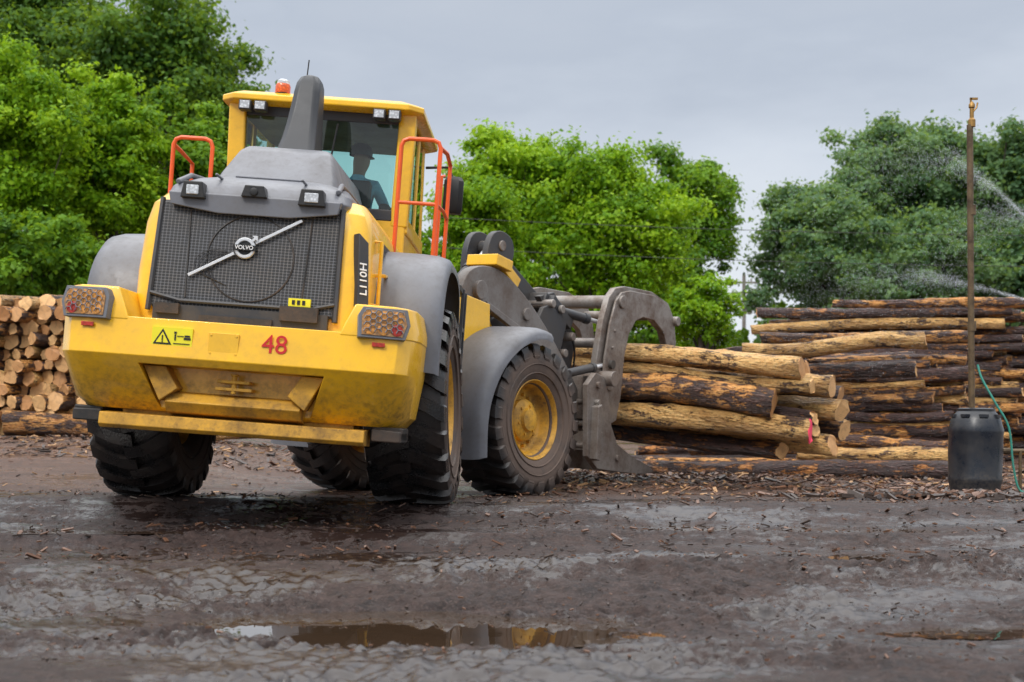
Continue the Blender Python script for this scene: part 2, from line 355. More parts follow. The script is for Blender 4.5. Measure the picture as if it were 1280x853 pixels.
sd=Vector((-.42,-.80,.88)).normalized(); so.rotation_euler=sd.to_track_quat('Z','Y').to_euler(); so.location=(-5,-5,15)
cam=bpy.data.cameras.new('camera'); co=bpy.data.objects.new('camera',cam); COL.objects.link(co); scene.camera=co
co.location=(0,0,.56); co.rotation_euler=(rad(90),0,0); cam.sensor_width=36; cam.lens=1700/1280*36; cam.shift_y=113.5/1280
cam.clip_end=2000; cam.clip_start=.1; cam.dof.use_dof=True; cam.dof.focus_distance=10.8; cam.dof.aperture_fstop=2.6

# ================================================================ WHEEL LOADER
ROOT=Matrix.Translation((-1.90,10.8,.035))@Euler((0,0,-rad(1.2))).to_matrix().to_4x4()
ldr=empty('wheel_loader',ROOT)
top(ldr,'yellow and grey articulated wheel loader with log grapple carrying logs','wheel loader')
MR=Euler((0,rad(4.3),0)).to_matrix().to_4x4()
FW=Matrix.Translation((-.90,14.4,-.06))@Euler((0,0,-rad(35))).to_matrix().to_4x4()@Euler((0,rad(3.0),0)).to_matrix().to_4x4()
MF=ROOT.inverted()@FW
def part(mb,name,mats,M=None,bevel=.012,parent=None,smooth=35,label=None,seg=2):
    o=mb.build(name,mats,parent or ldr,M if M is not None else MR,bevel,smooth,seg)
    if label: o['label']=label
    return o
ID=Matrix.Identity(4)
def cw_ring(z,a,yr,cx=.12,cy=.28,yf=-.85): return [(-a,yf,z),(-a,yr+cy,z),(-a+cx*.35,yr+cy*.45,z),(-a+cx,yr+.03,z),(-a+cx+.12,yr,z),(a-cx-.12,yr,z),(a-cx,yr+.03,z),(a-cx*.35,yr+cy*.45,z),(a,yr+cy,z),(a,yf,z)]
mb=MB()
mb.loft([cw_ring(.63,1.10,-1.50),cw_ring(.70,1.165,-1.59),cw_ring(.99,1.205,-1.81),cw_ring(1.245,1.215,-1.775)])
cwm=mb.mesh('counterweight',[YEL]); cwo=bpy.data.objects.new('cw',cwm); COL.objects.link(cwo)
cut=MB(); cut.prism([(-.62,.94),(.62,.94),(.46,.52),(-.46,.52)],'y',-2.2,-1.53)
cuo=bpy.data.objects.new('cut',cut.mesh('cut',[YEL])); COL.objects.link(cuo)
bo=cwo.modifiers.new('b','BOOLEAN'); bo.object=cuo; bo.operation='DIFFERENCE'; bo.solver='EXACT'
bpy.context.view_layer.update()
nme=bpy.data.meshes.new_from_object(cwo.evaluated_get(bpy.context.evaluated_depsgraph_get()))
if len(nme.polygons)<20: nme=cwm.copy(); print('BOOLEAN FAILED')
bpy.data.objects.remove(cwo); bpy.data.objects.remove(cuo)
nme.materials.clear(); nme.materials.append(YEL)
for p in nme.polygons: p.material_index=0
cw=mkobj('counterweight',nme,ldr,MR,.006)
for s in (-1,1):
    mb=MB()
    def half(z,inn,a,yr):
        r=[(inn,-.9,z),(inn,yr,z),(a-.24,yr,z),(a-.12,yr+.03,z),(a-.042,yr+.126,z),(a,yr+.28,z),(a,-.9,z)]
        return [(s*x,y,zz) for x,y,zz in r]
    mb.loft([half(1.22,.70,1.219,-1.782),half(1.30,.73,1.215,-1.775),half(1.44,.79,1.18,-1.74)])
    part(mb,'counterweight_wing',YEL,bevel=.012)
mb=MB()
mb.prism([(-1.44,.605),(-1.60,.63),(-1.66,.70),(-1.61,.76),(-1.48,.78)],'x',-.46,.46)
for s in (-1,1): mb.prism([(s*.615,.935),(s*.46,.935),(s*.37,.79),(s*.49,.70)],'y',-1.68,-1.48)
part(mb,'hitch_housing',YEL2,bevel=.008)
mb=MB(); mb.box((0,-1.61,.86),(.22,.12,.022)); mb.box((.0,-1.60,.81),(.25,.12,.022)); mb.lathe([(0,-.06),(.018,-.06),(.018,.06),(.028,.06),(.028,.075),(0,.075)],'z',14,0,Matrix.Translation((0,-1.64,.84)))
part(mb,'tow_hitch',YEL2)
mb=MB(); mb.prism([(-1.62,.495),(-1.65,.52),(-1.64,.60),(-1.3,.61),(-1.3,.49)],'x',-.90,.90); mb.box((0,-1.30,.60),(1.6,.3,.1)); 
part(mb,'rear_bumper_beam',YEL2,bevel=.006)
for s in (-1,1):
    mb=MB(); mb.box((s*1.03,-1.22,.585),(.20,.5,.10)); mb.prism([(s*.93,.53),(s*1.13,.53),(s*1.13,.61),(s*.93,.62)],'y',-1.5,-1.0)
    part(mb,'step_bracket',CHAS)
def rearM(x,y,z,rx=0): return MR@Matrix.Translation((x,y,z))@Euler((rad(90+rx),0,0)).to_matrix().to_4x4()
text_obj('fleet_number','48',.175,RED,ldr,rearM(.285,-1.801,1.12),.003,.0)
mb=MB(); mb.box((-.40,-1.79,1.125),(.27,.018,.13),0)
mb.add([(-.525,-1.802,1.075),(-.40,-1.802,1.075),(-.462,-1.802,1.18)],[(0,1,2)],1); mb.add([(-.505,-1.804,1.086),(-.42,-1.804,1.086),(-.462,-1.804,1.158)],[(0,1,2)],0)
mb.box((-.462,-1.806,1.118),(.008,.003,.035),1); mb.box((-.462,-1.806,1.093),(.009,.003,.008),1)
for dx,dz,wx,hz in ((-.378,1.125,.010,.04),(-.378,1.157,.016,.014),(-.355,1.135,.022,.005),(-.333,1.135,.022,.005),(-.298,1.137,.035,.012),(-.298,1.12,.045,.014),(-.335,1.085,.11,.005)): mb.box((dx,-1.802,dz),(wx,.003,hz),1)
part(mb,'warning_decal',[DECY,INKB],bevel=0)
mb=MB(); mb.box((-.055,-1.790,1.10),(.20,.024,.15))
for sx in (-1,1):
    for sz in (-1,1): mb.lathe([(0,-.004),(.008,-.004),(.008,0),(0,0)],'y',8,0,Matrix.Translation((-.055+sx*.085,-1.803,1.10+sz*.06)))
part(mb,'inspection_cover',YEL,bevel=.003)
for s in (-1,1):
    mb=MB(); hx=s*.99; zc=1.315; yy=-1.775
    M0=Matrix.Translation((hx,yy,zc))@Euler((rad(-6),0,rad(s*13))).to_matrix().to_4x4()
    a=[(-.165,-.10),(.15,-.10),(.18,.0),(.155,.105),(-.14,.105),(-.17,.05)]
    if s<0: a=[(-x,z) for x,z in a]
    mb.prism(a,'y',-.02,.06,0,M0)
    o=part(mb,'tail_lamp',[GREY],bevel=.004)
    mb=MB(); inn=[(x*.86,z*.82) for x,z in a]; mb.prism(inn,'y',-.027,-.01,2,M0)
    for k,(dx,c) in enumerate(((-.09,0),(0,0),(.09,1))):
        for dz in (-.040,.040): mb.lathe([(0,-.033),(.03,-.032),(.040,-.030),(.040,-.02),(0,-.02)],'y',16,c if dz<0 else 0,M0@Matrix.Translation((dx*(1 if s>0 else -1),0,dz)))
    part(mb,'lamp_lens',[LAMB,LRED,LAMB2],ID,0,parent=o)
    mb=MB(); hr=.024
    for iq in range(-4,5):
        for jq in range(-3,4):
            cx=iq*hr*1.5; cz=(jq+(iq%2)*.5)*hr*math.sqrt(3)
            if abs(cz)>.078 or abs(cx)>.135: continue
            pts=[M0@Vector((cx+hr*math.cos(q*math.pi/3),-.042,cz+hr*math.sin(q*math.pi/3))) for q in range(4)]
            mb.tube(pts,.0042,4,0)
    part(mb,'lamp_guard',[GREY],ID,0,parent=o)
    mb=MB(); mb.box((s*.97,-1.796,1.175),(.085,.014,.028),0,(0,0,s*6))
    part(mb,'red_reflector',LRED,bevel=.002)
# --- hood
mb=MB()
mb.loft([ring_plan(1.22,.80,-1.47,.95,.16),ring_plan(1.6,.81,-1.42,.95,.16),ring_plan(1.95,.80,-1.36,.95,.18),ring_plan(2.10,.775,-1.32,.95,.2),ring_plan(2.20,.71,-1.22,.95,.24)])
part(mb,'hood',YEL,bevel=.01)
mb=MB()
mb.loft([ring_plan(2.07,.60,-1.41,.95,.12),ring_plan(2.15,.64,-1.42,.95,.16),ring_plan(2.22,.63,-1.37,.95,.18),ring_plan(2.31,.56,-1.15,.95,.25),ring_plan(2.36,.47,-.95,.95,.25)])
mb.loft([ring_plan(2.33,.45,-.86,.95,.08,2),ring_plan(2.43,.43,-.76,.95,.08,2),ring_plan(2.64,.36,-.52,.95,.06,2),ring_plan(2.69,.32,-.44,.95,.06,2)])
for s in (-1,1): mb.tube([(s*.56,-1.36,2.23),(s*.54,-1.1,2.32),(s*.50,-.5,2.37),(s*.48,.6,2.39)],.022,6)
hp=((-.58,-.03),(-.25,-.075),(.25,-.075),(.58,-.03),(.6,.06),(-.6,.06))
mb.loft([[(x,-1.44,2.09+dz) for x,dz in hp],[(x,-1.33,2.11+dz) for x,dz in hp]])
mb.box((0,-1.0,2.355),(.5,.02,.02)); mb.box((-.30,-1.2,2.30),(.02,.3,.02)); mb.box((.30,-1.2,2.30),(.02,.3,.02))
part(mb,'hood_top',GREY,bevel=.010)
mb=MB()
def rr4(z,a,y0,y1): return [(-a,y0+.04,z),(-a+.04,y0,z),(a-.04,y0,z),(a,y0+.04,z),(a,y1,z),(-a,y1,z)]
mb.loft([[(x*1.0+dx,y,z) for x,y,z in rr4(z,a,y0,y1)] for z,a,y0,y1,dx in ((2.66,.158,-.22,.30,.0),(2.74,.150,-.17,.28,.0),(2.84,.136,-.11,.28,.004),(2.97,.123,-.05,.28,.008),(3.12,.112,.0,.29,.012),(3.25,.104,.03,.30,.016),(3.33,.096,.06,.31,.018),(3.385,.078,.10,.30,.02),(3.405,.05,.14,.28,.02))])
part(mb,'exhaust_stack',STK,bevel=.016,seg=3)
def rearY(z): return -1.47+ (z-1.22)*.145
mb=MB()
mb.prism([(rearY(1.34)-.035,1.34),(rearY(2.10)-.035,2.10),(rearY(2.10)+.06,2.10),(rearY(1.34)+.06,1.34)],'x',-.655,.605)
part(mb,'grille',[GRILLE],bevel=.02)
mb=MB()
for a,bx in (((-.67,1.32),(-.65,2.11)),((.62,1.32),(.605,2.11))):
    mb.tube([(a[0],rearY(a[1])-.03,a[1]),(bx[0],rearY(bx[1])-.03,bx[1])],.020,6)
mb.tube([(-.66,rearY(1.44)-.045,1.44),(-.45,rearY(1.37)-.05,1.395),(.43,rearY(1.37)-.05,1.395),(.61,rearY(1.44)-.045,1.44)],.014,6)
mb.box((-.025,-1.475,1.31),(1.20,.09,.11),0); mb.box((-.52,-1.53,1.335),(.16,.05,.07),1); mb.box((.38,-1.53,1.355),(.26,.05,.10),1); mb.box((-.05,-1.525,1.28),(.5,.03,.05),1)
for x in (-.42,.38): mb.tube([(x,rearY(1.42)-.04,1.42),(x*1.06,rearY(2.05)-.04,2.04)],.006,5,1)
mb.tube([( .0+.30*math.cos(t),rearY(1.72+.30*math.sin(t))-.038,1.72+.30*math.sin(t)) for t in np.linspace(0,2*math.pi,40)],.006,5,1)
for q in range(5): mb.tube([(-.1-q*.03+.16*math.cos(t),rearY(1.60+.1*math.sin(t))-.038,1.62+.1*math.sin(t)+q*.012) for t in np.linspace(1.2,4.4,14)],.003,4,0)
part(mb,'grille_frame',[DGREY,CHAS],bevel=0)
mb=MB()
def EM(x,z,dy=.055): return Vector((x,rearY(z)-dy,z))
p0=EM(-.41,1.575); p1=EM(.335,2.01); d=(p1-p0).normalized(); e=EM(-.04,1.79)
for a,bb in ((p0,e-d*.082),(e+d*.082,p1)):
    n=Vector((-d.z,0,d.x))*.0095
    mb.loft([[tuple(q-n),tuple(q+n),tuple(q+n+Vector((0,-.012,0))),tuple(q-n+Vector((0,-.012,0)))] for q in (a,bb)])
mb.lathe([(.048,0),(.048,-.012),(.052,-.018),(.068,-.018),(.074,-.012),(.074,0)],'y',32,0,Matrix.Translation(e))
mb.lathe([(0,-.006),(.05,-.006)],'y',24,1,Matrix.Translation(e))
mb.box(tuple(e+Vector((0,-.022,0))),(.158,.014,.038),1)
ar=e+Vector((.042,-.004,.042)); mb.prism([(0,.012),(.012,.0),(.032,.02),(.045,.006),(.045,.045),(.006,.045),(.02,.032)],'y',-.016,0,0,Matrix.Translation(ar))
part(mb,'grille_emblem',[SILVER,INKB],bevel=.001)
text_obj('emblem_lettering','VOLVO',.038,WHITE,ldr,MR@Matrix.Translation(e+Vector((0,-.034,0)))@RX90,.002,.008)
CM=Matrix.Translation((.768,-1.385,1.64))@Euler((0,0,rad(48))).to_matrix().to_4x4()@Euler((rad(-6),0,0)).to_matrix().to_4x4()
mb=MB(); 
mb.prism([(-.05,-.38),(.055,-.34),(.055,.26),(-.03,.32)],'y',-.014,.05,0,CM)
part(mb,'side_panel',[DGREY],bevel=.006)
text_obj('model_lettering','L110H',.085,WHITE,ldr,MR@CM@Matrix.Translation((.003,-.020,.0))@Euler((rad(90),rad(-90),0)).to_matrix().to_4x4(),.002,.01)
for s in (-1,1):
    mb=MB()
    for z in np.linspace(1.45,1.95,12): mb.box((s*.808,-.35,z),(.02,.7,.018),0,(0,s*25,0))
    mb.box((s*.806,-.35,1.7),(.012,.74,.58))
    part(mb,'side_vent',DGREY,bevel=0)
for pth in ([(.80,-.95,1.72),(.87,-.95,1.72),(.87,-.62,1.74),(.80,-.62,1.74)],[(.80,-1.05,1.5),(.85,-1.05,1.5),(.85,-1.05,1.95),(.80,-1.05,1.95)]):
    mb=MB(); mb.tube(pth,.014,8); part(mb,'grab_handle',YEL,bevel=0)
for x,wd in ((-.42,.17),(.40,.19)):
    mb=MB(); mb.prism([(-wd/2,-.06),(wd/2,-.06),(wd/2-.02,.055),(-wd/2+.02,.055)],'y',-.07,.12,0,Matrix.Translation((x,-1.42,2.165)))
    o=part(mb,'hood_lamp',BLACK,bevel=.008); mb=MB(); mb.box((x,-1.494,2.16),(wd*.5,.012,.065),0); part(mb,'lamp_lens',LCLEAR,ID,.006,parent=o)
mb=MB(); mb.prism([(-.09,-.035),(.09,-.035),(.065,.045),(-.065,.045)],'y',-.06,.12,0,Matrix.Translation((0,-1.42,2.175))); mb.lathe([(0,-.075),(.028,-.07),(.03,-.05)],'y',16,1,Matrix.Translation((0,-1.42,2.175)))
part(mb,'reversing_camera',[BLACK,INKB],bevel=.006)
mb=MB(); mb.box((.38,-1.53,1.435),(.15,.03,.055)); 
for k in range(3): mb.box((.34+k*.035,-1.547,1.435),(.02,.006,.03),1)
part(mb,'grille_decal',[DECY,INKB],bevel=0)
# --- fenders
def shell(prof,th):
    n=len(prof); inner=[]
    for i,p in enumerate(prof):
        a=prof[max(i-1,0)]; b2=prof[min(i+1,n-1)]; t=Vector((b2[0]-a[0],b2[1]-a[1])).normalized(); nn=Vector((t.y,-t.x))
        inner.append((p[0]+nn.x*th,p[1]+nn.y*th))
    return prof+inner[::-1]
def smoothp(pts,k=4):
    out=[]; n=len(pts)
    for i in range(n-1):
        p0=pts[max(i-1,0)];p1=pts[i];p2=pts[i+1];p3=pts[min(i+2,n-1)]
        for j in range(k):
            t=j/k; out.append(tuple(.5*((2*p1[q])+(-p0[q]+p2[q])*t+(2*p0[q]-5*p1[q]+4*p2[q]-p3[q])*t*t+(-p0[q]+3*p1[q]-3*p2[q]+p3[q])*t**3) for q in range(len(p1))))
    out.append(tuple(pts[-1])); return out
RF=smoothp([(-.98,1.05),(-.97,1.35),(-.88,1.66),(-.65,1.88),(-.3,1.98),(.3,1.99),(.75,1.90),(1.0,1.66),(1.12,1.3),(1.15,.95)])
def fender(s,inn,out,RFp):
    rings=[]; w=out-inn; prof=shell(RFp,.05); mb=MB()
    for k,(t,dr) in enumerate(((0,.0),(.55,.0),(.80,.008),(.94,.03),(1.0,.075))):
        sc_=[]
        for (y,z) in prof:
            r=math.hypot(y,z-.8); f=(r-dr)/r; sc_.append((s*(inn+w*t),y*f,.8+(z-.8)*f))
        rings.append(sc_)
    mb.loft(rings); return mb
for s in (-1,1):
    mb=fender(s,.78,1.31,RF)
    mb.prism([(-.95,1.2),(-.85,1.62),(-.62,1.82),(-.3,1.90),(.3,1.91),(.7,1.84),(.98,1.5),(.98,1.2)],'x',min(s*.76,s*.80),max(s*.76,s*.80))
    part(mb,'rear_fender',GREY,bevel=0,smooth=45)
    mb=MB(); mb.box((s*1.04,1.17,.78),(.5,.03,.5)); part(mb,'mudflap',BLACK,bevel=.005)
# --- chassis
mb=MB(); mb.box((0,-.1,.98),(1.15,2.7,.62)); mb.box((0,1.5,.85),(.7,1.1,.5)); mb.box((0,-1.1,.75),(.9,.5,.3)); mb.box((.95,.95,.75),(.4,.4,.4)); mb.box((-.95,.95,.75),(.4,.4,.4))
mb.box((.62,0,1.45),(.3,1.8,.5)); mb.box((-.62,0,1.45),(.3,1.8,.5))
part(mb,'rear_frame',CHAS)
mb=MB(); mb.lathe([(0,-.8),(.16,-.8),(.15,-.35),(.24,-.18),(.24,.18),(.15,.35),(.16,.8),(0,.8)],'x',20,0,Matrix.Translation((.11,0,.77)))
part(mb,'rear_axle',CHAS,ID,0)
# --- wheels
def tyre_mesh(name,mat):
    mb=MB()
    pr=[(.385,-.235),(.42,-.265),(.50,-.295),(.60,-.305),(.665,-.297),(.705,-.27),(.722,-.2),(.728,-.1),(.73,0)]
    pr=pr+[(r,-x) for r,x in pr[-2::-1]]
    pr=pr+[(.36,.2),(.36,-.2),(.385,-.235)]
    mb.lathe(pr,'x',72)
    K=22
    for s in (-1,1):
        for k in range(K):
            th=2*math.pi*(k+(.5 if s>0 else 0))/K; rings=[]
            for x,rt,rb,sk,wd in ((-.035,.775,.70,-.03,.080),(.08,.776,.70,.0,.078),(.17,.775,.70,.05,.080),(.25,.768,.69,.11,.088),(.298,.748,.67,.135,.094),(.312,.70,.64,.14,.086),(.309,.645,.62,.14,.065)):
                a0=th+sk-wd; a1=th+sk+wd; g=.016
                rings.append([(s*x,rb*math.cos(a0),rb*math.sin(a0)),(s*x,rt*math.cos(a0+g),rt*math.sin(a0+g)),(s*x,rt*math.cos(a1-g),rt*math.sin(a1-g)),(s*x,rb*math.cos(a1),rb*math.sin(a1))])
            mb.loft(rings)
    for r in (.47,.56):
        for s in (-1,1): mb.lathe([(r-.008,s*.28 if r<.5 else s*.298),(r,s*(.296 if r<.5 else .312)),(r+.008,s*(.288 if r<.5 else .30))],'x',72)
    return mb.mesh(name,[mat])
tyA=tyre_mesh('tyre',TYRE); tyB=tyre_mesh('tyre',TYREWET)
for t in (tyA,tyB): t.polygons.foreach_set('use_smooth',[True]*len(t.polygons)); t.set_sharp_from_angle(angle=rad(32))
mb=MB(); mb.lathe([(.36,-.2),(.36,.18),(.378,.235),(.398,.262),(.405,.258),(.405,.24)],'x',48)
mb.lathe([(.37,.2),(.345,.17),(.335,.10),(.31,.07),(.25,.055),(.20,.07)],'x',48)
mb.lathe([(.36,-.2),(.30,-.12),(.1,-.1),(0,-.1)],'x',32)
for k in range(16):
    a=2*math.pi*k/16; mb.lathe([(0,.095),(.018,.095),(.018,.05)],'x',6,0,Matrix.Translation((0,.265*math.cos(a),.265*math.sin(a))))
rimm=mb.mesh('rim',[YEL2]); rimm.polygons.foreach_set('use_smooth',[True]*len(rimm.polygons)); rimm.set_sharp_from_angle(angle=rad(40))
mb=MB(); mb.lathe([(.21,.05),(.21,.13),(.18,.155),(.12,.165),(.11,.2),(.05,.21),(0,.21)],'x',32); mb.lathe([(0,-.25),(.2,-.25),(.22,-.1),(.1,-.05)],'x',24)
for k in range(6):
    a=2*math.pi*k/6; mb.lathe([(0,.175),(.014,.175),(.014,.15)],'x',6,0,Matrix.Translation((0,.15*math.cos(a),.15*math.sin(a))))
hubm=mb.mesh('wheel',[YEL2]); hubm.polygons.foreach_set('use_smooth',[True]*len(hubm.polygons)); hubm.set_sharp_from_angle(angle=rad(40))
def wheel(M,tm,spin):
    h=mkobj('wheel',hubm,ldr,M@Euler((spin,0,0)).to_matrix().to_4x4(),0,0)
    for nme_,me_ in (('tyre',tm),('rim',rimm)): mkobj(nme_,me_,h,ID,0,0)
RI=ROOT.inverted()
def WM(x,y,z,yaw,flip): return RI@Matrix.Translation((x,y,z))@Euler((0,0,rad(yaw+(180 if flip else 0)))).to_matrix().to_4x4()
zr=.762
wheel(WM(-.76,10.76,T0(-.76,10.76)+zr,-3,False),tyB,.1)
wheel(WM(-2.84,10.86,T0(-2.84,10.86)+zr,-3,True),tyB,.3)
rv=Vector((math.cos(rad(35)),-math.sin(rad(35))))
cF=Vector((-.88,14.4))
for s,sp_ in ((1,.2),(-1,.5)):
    p=cF+rv*1.1*s; wheel(WM(p.x,p.y,T0(p.x,p.y)+zr,-35,s<0),tyA,sp_)
# --- cab
cy0,cy1=.98,2.45
mb=MB()
mb.prism([(cy0,2.0),(cy1,2.0),(cy1+.1,2.4),(cy0,2.42)],'x',-.78,.78)
def post(x0,y0,z0,x1,y1,z1,wx,wy):
    def sq(x,y,z): return [(x-wx/2,y-wy/2,z),(x+wx/2,y-wy/2,z),(x+wx/2,y+wy/2,z),(x-wx/2,y+wy/2,z)]
    mb.loft([sq(x0,y0,z0),sq(x1,y1,z1)])
for s in (-1,1):
    post(s*.72,cy0+.06,2.35,s*.74,cy0+.02,3.34,.15,.13)
    post(s*.75,cy1,2.35,s*.73,cy1-.1,3.34,.07,.09)
    post(s*.77,1.75,2.35,s*.76,1.75,3.34,.04,.06)
    mb.box((s*.77,1.72,2.37),(.06,1.45,.14))
part(mb,'cab_frame',YEL,bevel=.02)
mb=MB()
def rp(z,a,y0,y1,c=.12): return [(-a+c,y0,z),(a-c,y0,z),(a,y0+c,z),(a,y1-c,z),(a-c,y1,z),(-a+c,y1,z),(-a,y1-c,z),(-a,y0+c,z)]
mb.loft([rp(3.315,.84,.86,2.58),rp(3.335,.875,.82,2.62),rp(3.385,.875,.82,2.62),rp(3.42,.80,.89,2.55)])
mb.loft([rp(3.415,.6,1.1,2.3),rp(3.45,.55,1.15,2.25)])
part(mb,'cab_roof',YEL,bevel=.012)
mb=MB(); mb.box((0,1.75,3.285),(1.45,1.45,.05)); mb.box((0,.99,3.28),(1.33,.05,.10)); mb.box((0,1.0,2.45),(1.33,.05,.10)); part(mb,'cab_lining',DGREY)
def pane(name,vs):
    mb=MB(); mb.add(vs,[(0,1,2,3)]); o=mb.build(name,GLASS,ldr,MR,0,0); return o
pane('rear_window',[(-.64,cy0+.01,2.46),(.64,cy0+.01,2.46),(.66,cy0-.01,3.26),(-.66,cy0-.01,3.26)])
pane('windshield',[(-.71,cy1+.02,2.2),(.71,cy1+.02,2.2),(.69,cy1-.08,3.30),(-.69,cy1-.08,3.30)])
for s in (-1,1): 
    pane('side_window',[(s*.775,cy0+.14,2.44),(s*.775,1.71,2.44),(s*.765,1.71,3.30),(s*.755,cy0+.10,3.30)])
    pane('door_window',[(s*.777,1.79,2.1),(s*.777,cy1-.04,2.1),(s*.755,cy1-.12,3.30),(s*.765,1.79,3.30)])
mb=MB(); mb.tube([(.08,cy0-.04,2.75),(.14,cy0-.04,3.2)],.009,6); part(mb,'window_wiper',BLACK,bevel=0)
for x in (-.64,-.51,.51,.64):
    mb=MB(); mb.box((x,.82,3.275),(.105,.10,.085)); o=part(mb,'work_light',DGREY,bevel=.01); mb=MB(); mb.box((x,.767,3.275),(.083,.01,.064)); part(mb,'lamp_lens',LCLEAR,ID,.004,parent=o)
bxm=Matrix.Translation((-.36,.95,.01))
mb=MB(); mb.lathe([(0,3.38),(.060,3.38),(.060,3.42),(0,3.42)],'z',20,1,bxm); mb.lathe([(.066,3.42),(.066,3.48),(.058,3.50),(0,3.50)],'z',20,0,bxm)
mb.lathe([(.056,3.50),(.052,3.525),(.035,3.54),(0,3.545)],'z',16,2,bxm)
part(mb,'warning_beacon',[lensm('beacon_lens',(.90,.14,.01)),DGREY,LCLEAR],bevel=0)
mb=MB(); mb.tube([(-.22,1.2,3.40),(-.20,1.2,3.80)],.006,6); mb.lathe([(0,3.40),(.02,3.40),(.012,3.48),(0,3.48)],'z',10,0,Matrix.Translation((-.22,1.2,0))); part(mb,'antenna',BLACK,bevel=0)
for s in (-1,1):
    mb=MB(); mb.tube([(s*.78,2.4,3.15),(s*1.0,2.45,3.18),(s*1.06,2.45,3.05)],.015,6); mb.loft([rr4(2.76,.08,2.42,2.50),rr4(2.80,.095,2.40,2.50),rr4(3.08,.095,2.40,2.50),rr4(3.12,.075,2.42,2.50)],0,True,Matrix.Translation((s*1.06,0,-.03)))
    part(mb,'side_mirror',BLACK,bevel=.01)
for s in (-1,1):
    mb=MB(); r=.018
    def U(x0,x1,y,zb,zt):
        c=.06; g=(1 if x1>x0 else -1)
        return [(x0,y,zb),(x0,y,zt-c),(x0+c*.3*g,y,zt-c*.3),(x0+c*g,y,zt),(x1-c*g,y,zt),(x1-c*.3*g,y,zt-c*.3),(x1,y,zt-c),(x1,y,zb)]
    if s>0:
        mb.tube(U(.78,1.10,.28,1.93,2.98),r); mb.tube([(.78,.28,2.46),(1.10,.28,2.46)],r*.85)
        mb.tube([(1.10,.28,2.92),(1.13,.6,2.94),(1.13,1.0,2.92),(1.13,1.02,1.9)],r); mb.tube([(1.10,.28,2.46),(1.13,.6,2.46),(1.13,1.0,2.46)],r*.85)
        mb.tube([(1.05,1.15,1.9),(1.05,1.15,2.85),(1.05,1.4,2.9)],r*.85)
    else:
        mb.tube(U(-.76,-1.08,.28,1.93,2.86),r); mb.tube([(-.76,.28,2.45),(-.85,.28,2.45)],r*.8); mb.tube([(-1.08,.28,2.80),(-1.11,.6,2.81),(-1.11,1.0,2.78),(-1.11,1.02,1.9)],r); mb.tube([(-1.08,.28,2.45),(-1.11,1.0,2.45)],r*.85)
    part(mb,'handrail',ORANGE,bevel=0)
for s in (-1,1):
    mb=MB(); mb.box((s*1.05,1.35,1.88),(.5,.6,.05)); 
    for z in (.75,1.15,1.55): mb.box((s*1.12,1.55,z),(.38,.35,.04))
    for y in (1.37,1.72): mb.box((s*1.30,y,1.25),(.03,.04,1.3))
    part(mb,'access_steps',DGREY,bevel=.005)
mb=MB(); mb.box((.2,1.62,2.42),(.5,.5,.13)); mb.box((.2,1.36,2.62),(.42,.12,.36),0,(-8,0,0)); mb.box((.2,1.6,2.2),(.3,.3,.35)); mb.box((.53,1.62,2.58),(.1,.45,.08))
part(mb,'operator_seat',DGREY,bevel=.03)
mb=MB(); mb.tube([(.2,2.4,2.3),(.2,2.2,2.78)],.03); mb.lathe([(.17,-.012),(.185,0),(.17,.012),(.155,0),(.17,-.012)],'z',28,0,Matrix.Translation((.2,2.15,2.82))@Euler((rad(25),0,0)).to_matrix().to_4x4()); mb.box((.2,2.16,2.82),(.33,.03,.02),0,(25,0,0))
part(mb,'steering_wheel',BLACK,bevel=0)

# ---------------- front frame
def fpart(mb,name,mats,bevel=.012,label=None): return part(mb,name,mats,MF,bevel,label=label)
mb=MB(); mb.box((0,-.55,1.02),(.8,1.9,.62)); tw=[(-.75,1.2),(-.55,1.75),(-.1,2.1),(.25,2.12),(.55,1.7),(.75,1.2)]; mb.prism(tw,'x',-.40,-.30); mb.prism(tw,'x',.30,.40)
sp_=[(-1.30,.95),(-1.30,1.70),(-1.10,1.96),(-.6,2.04),(-.10,1.96),(-.05,1.0)]; mb.prism(sp_,'x',.72,.80); mb.prism(sp_,'x',-.80,-.72)
mb.box((0,-.6,1.5),(1.5,.6,.2)); mb.box((0,.6,.9),(.7,.5,.6))
fpart(mb,'front_frame',YEL)
mb=MB(); mb.lathe([(0,-.85),(.16,-.85),(.15,-.35),(.25,-.18),(.25,.18),(.15,.35),(.16,.85),(0,.85)],'x',20,0,Matrix.Translation((0,0,.77))); mb.box((0,-1.5,.9),(.45,.5,.5)); mb.lathe([(0,.5),(.12,.5),(.12,1.4),(0,1.4)],'z',16,0,Matrix.Translation((0,-1.68,0)))
fpart(mb,'front_axle',CHAS)
FF=smoothp([(-.99,.42),(-1.0,.78),(-.93,1.08),(-.74,1.38),(-.46,1.60),(-.15,1.72),(.05,1.74),(.20,1.71)])
for s in (-1,1):
    mb=fender(s,.80,1.40,FF)
    part(mb,'front_fender',GREY,MF,0,smooth=45)
armp=smoothp([(-.22,2.12),(-.10,2.30),(.15,2.38),(.5,2.34),(.9,2.14),(1.35,1.82),(1.8,1.42),(2.2,1.0),(2.28,.78),(2.15,.68),(1.9,.85),(1.4,1.38),(.9,1.72),(.45,1.88),(.0,1.94),(-.18,2.0)],3)
mb=MB()
for s in (-1,1): mb.prism(armp,'x',min(s*.40,s*.52),max(s*.40,s*.52))
mb.lathe([(0,-.5),(.1,-.5),(.1,.5),(0,.5)],'x',16,0,Matrix.Translation((0,1.35,1.62)))
mb.lathe([(0,-.58),(.10,-.58),(.10,.58),(0,.58)],'x',20,0,Matrix.Translation((0,.05,2.12)))
for y,z in ((.95,1.93),(1.75,1.28)): mb.lathe([(.0,.50),(.07,.50),(.07,.55),(0,.55)],'x',14,0,Matrix.Translation((0,y,z)))
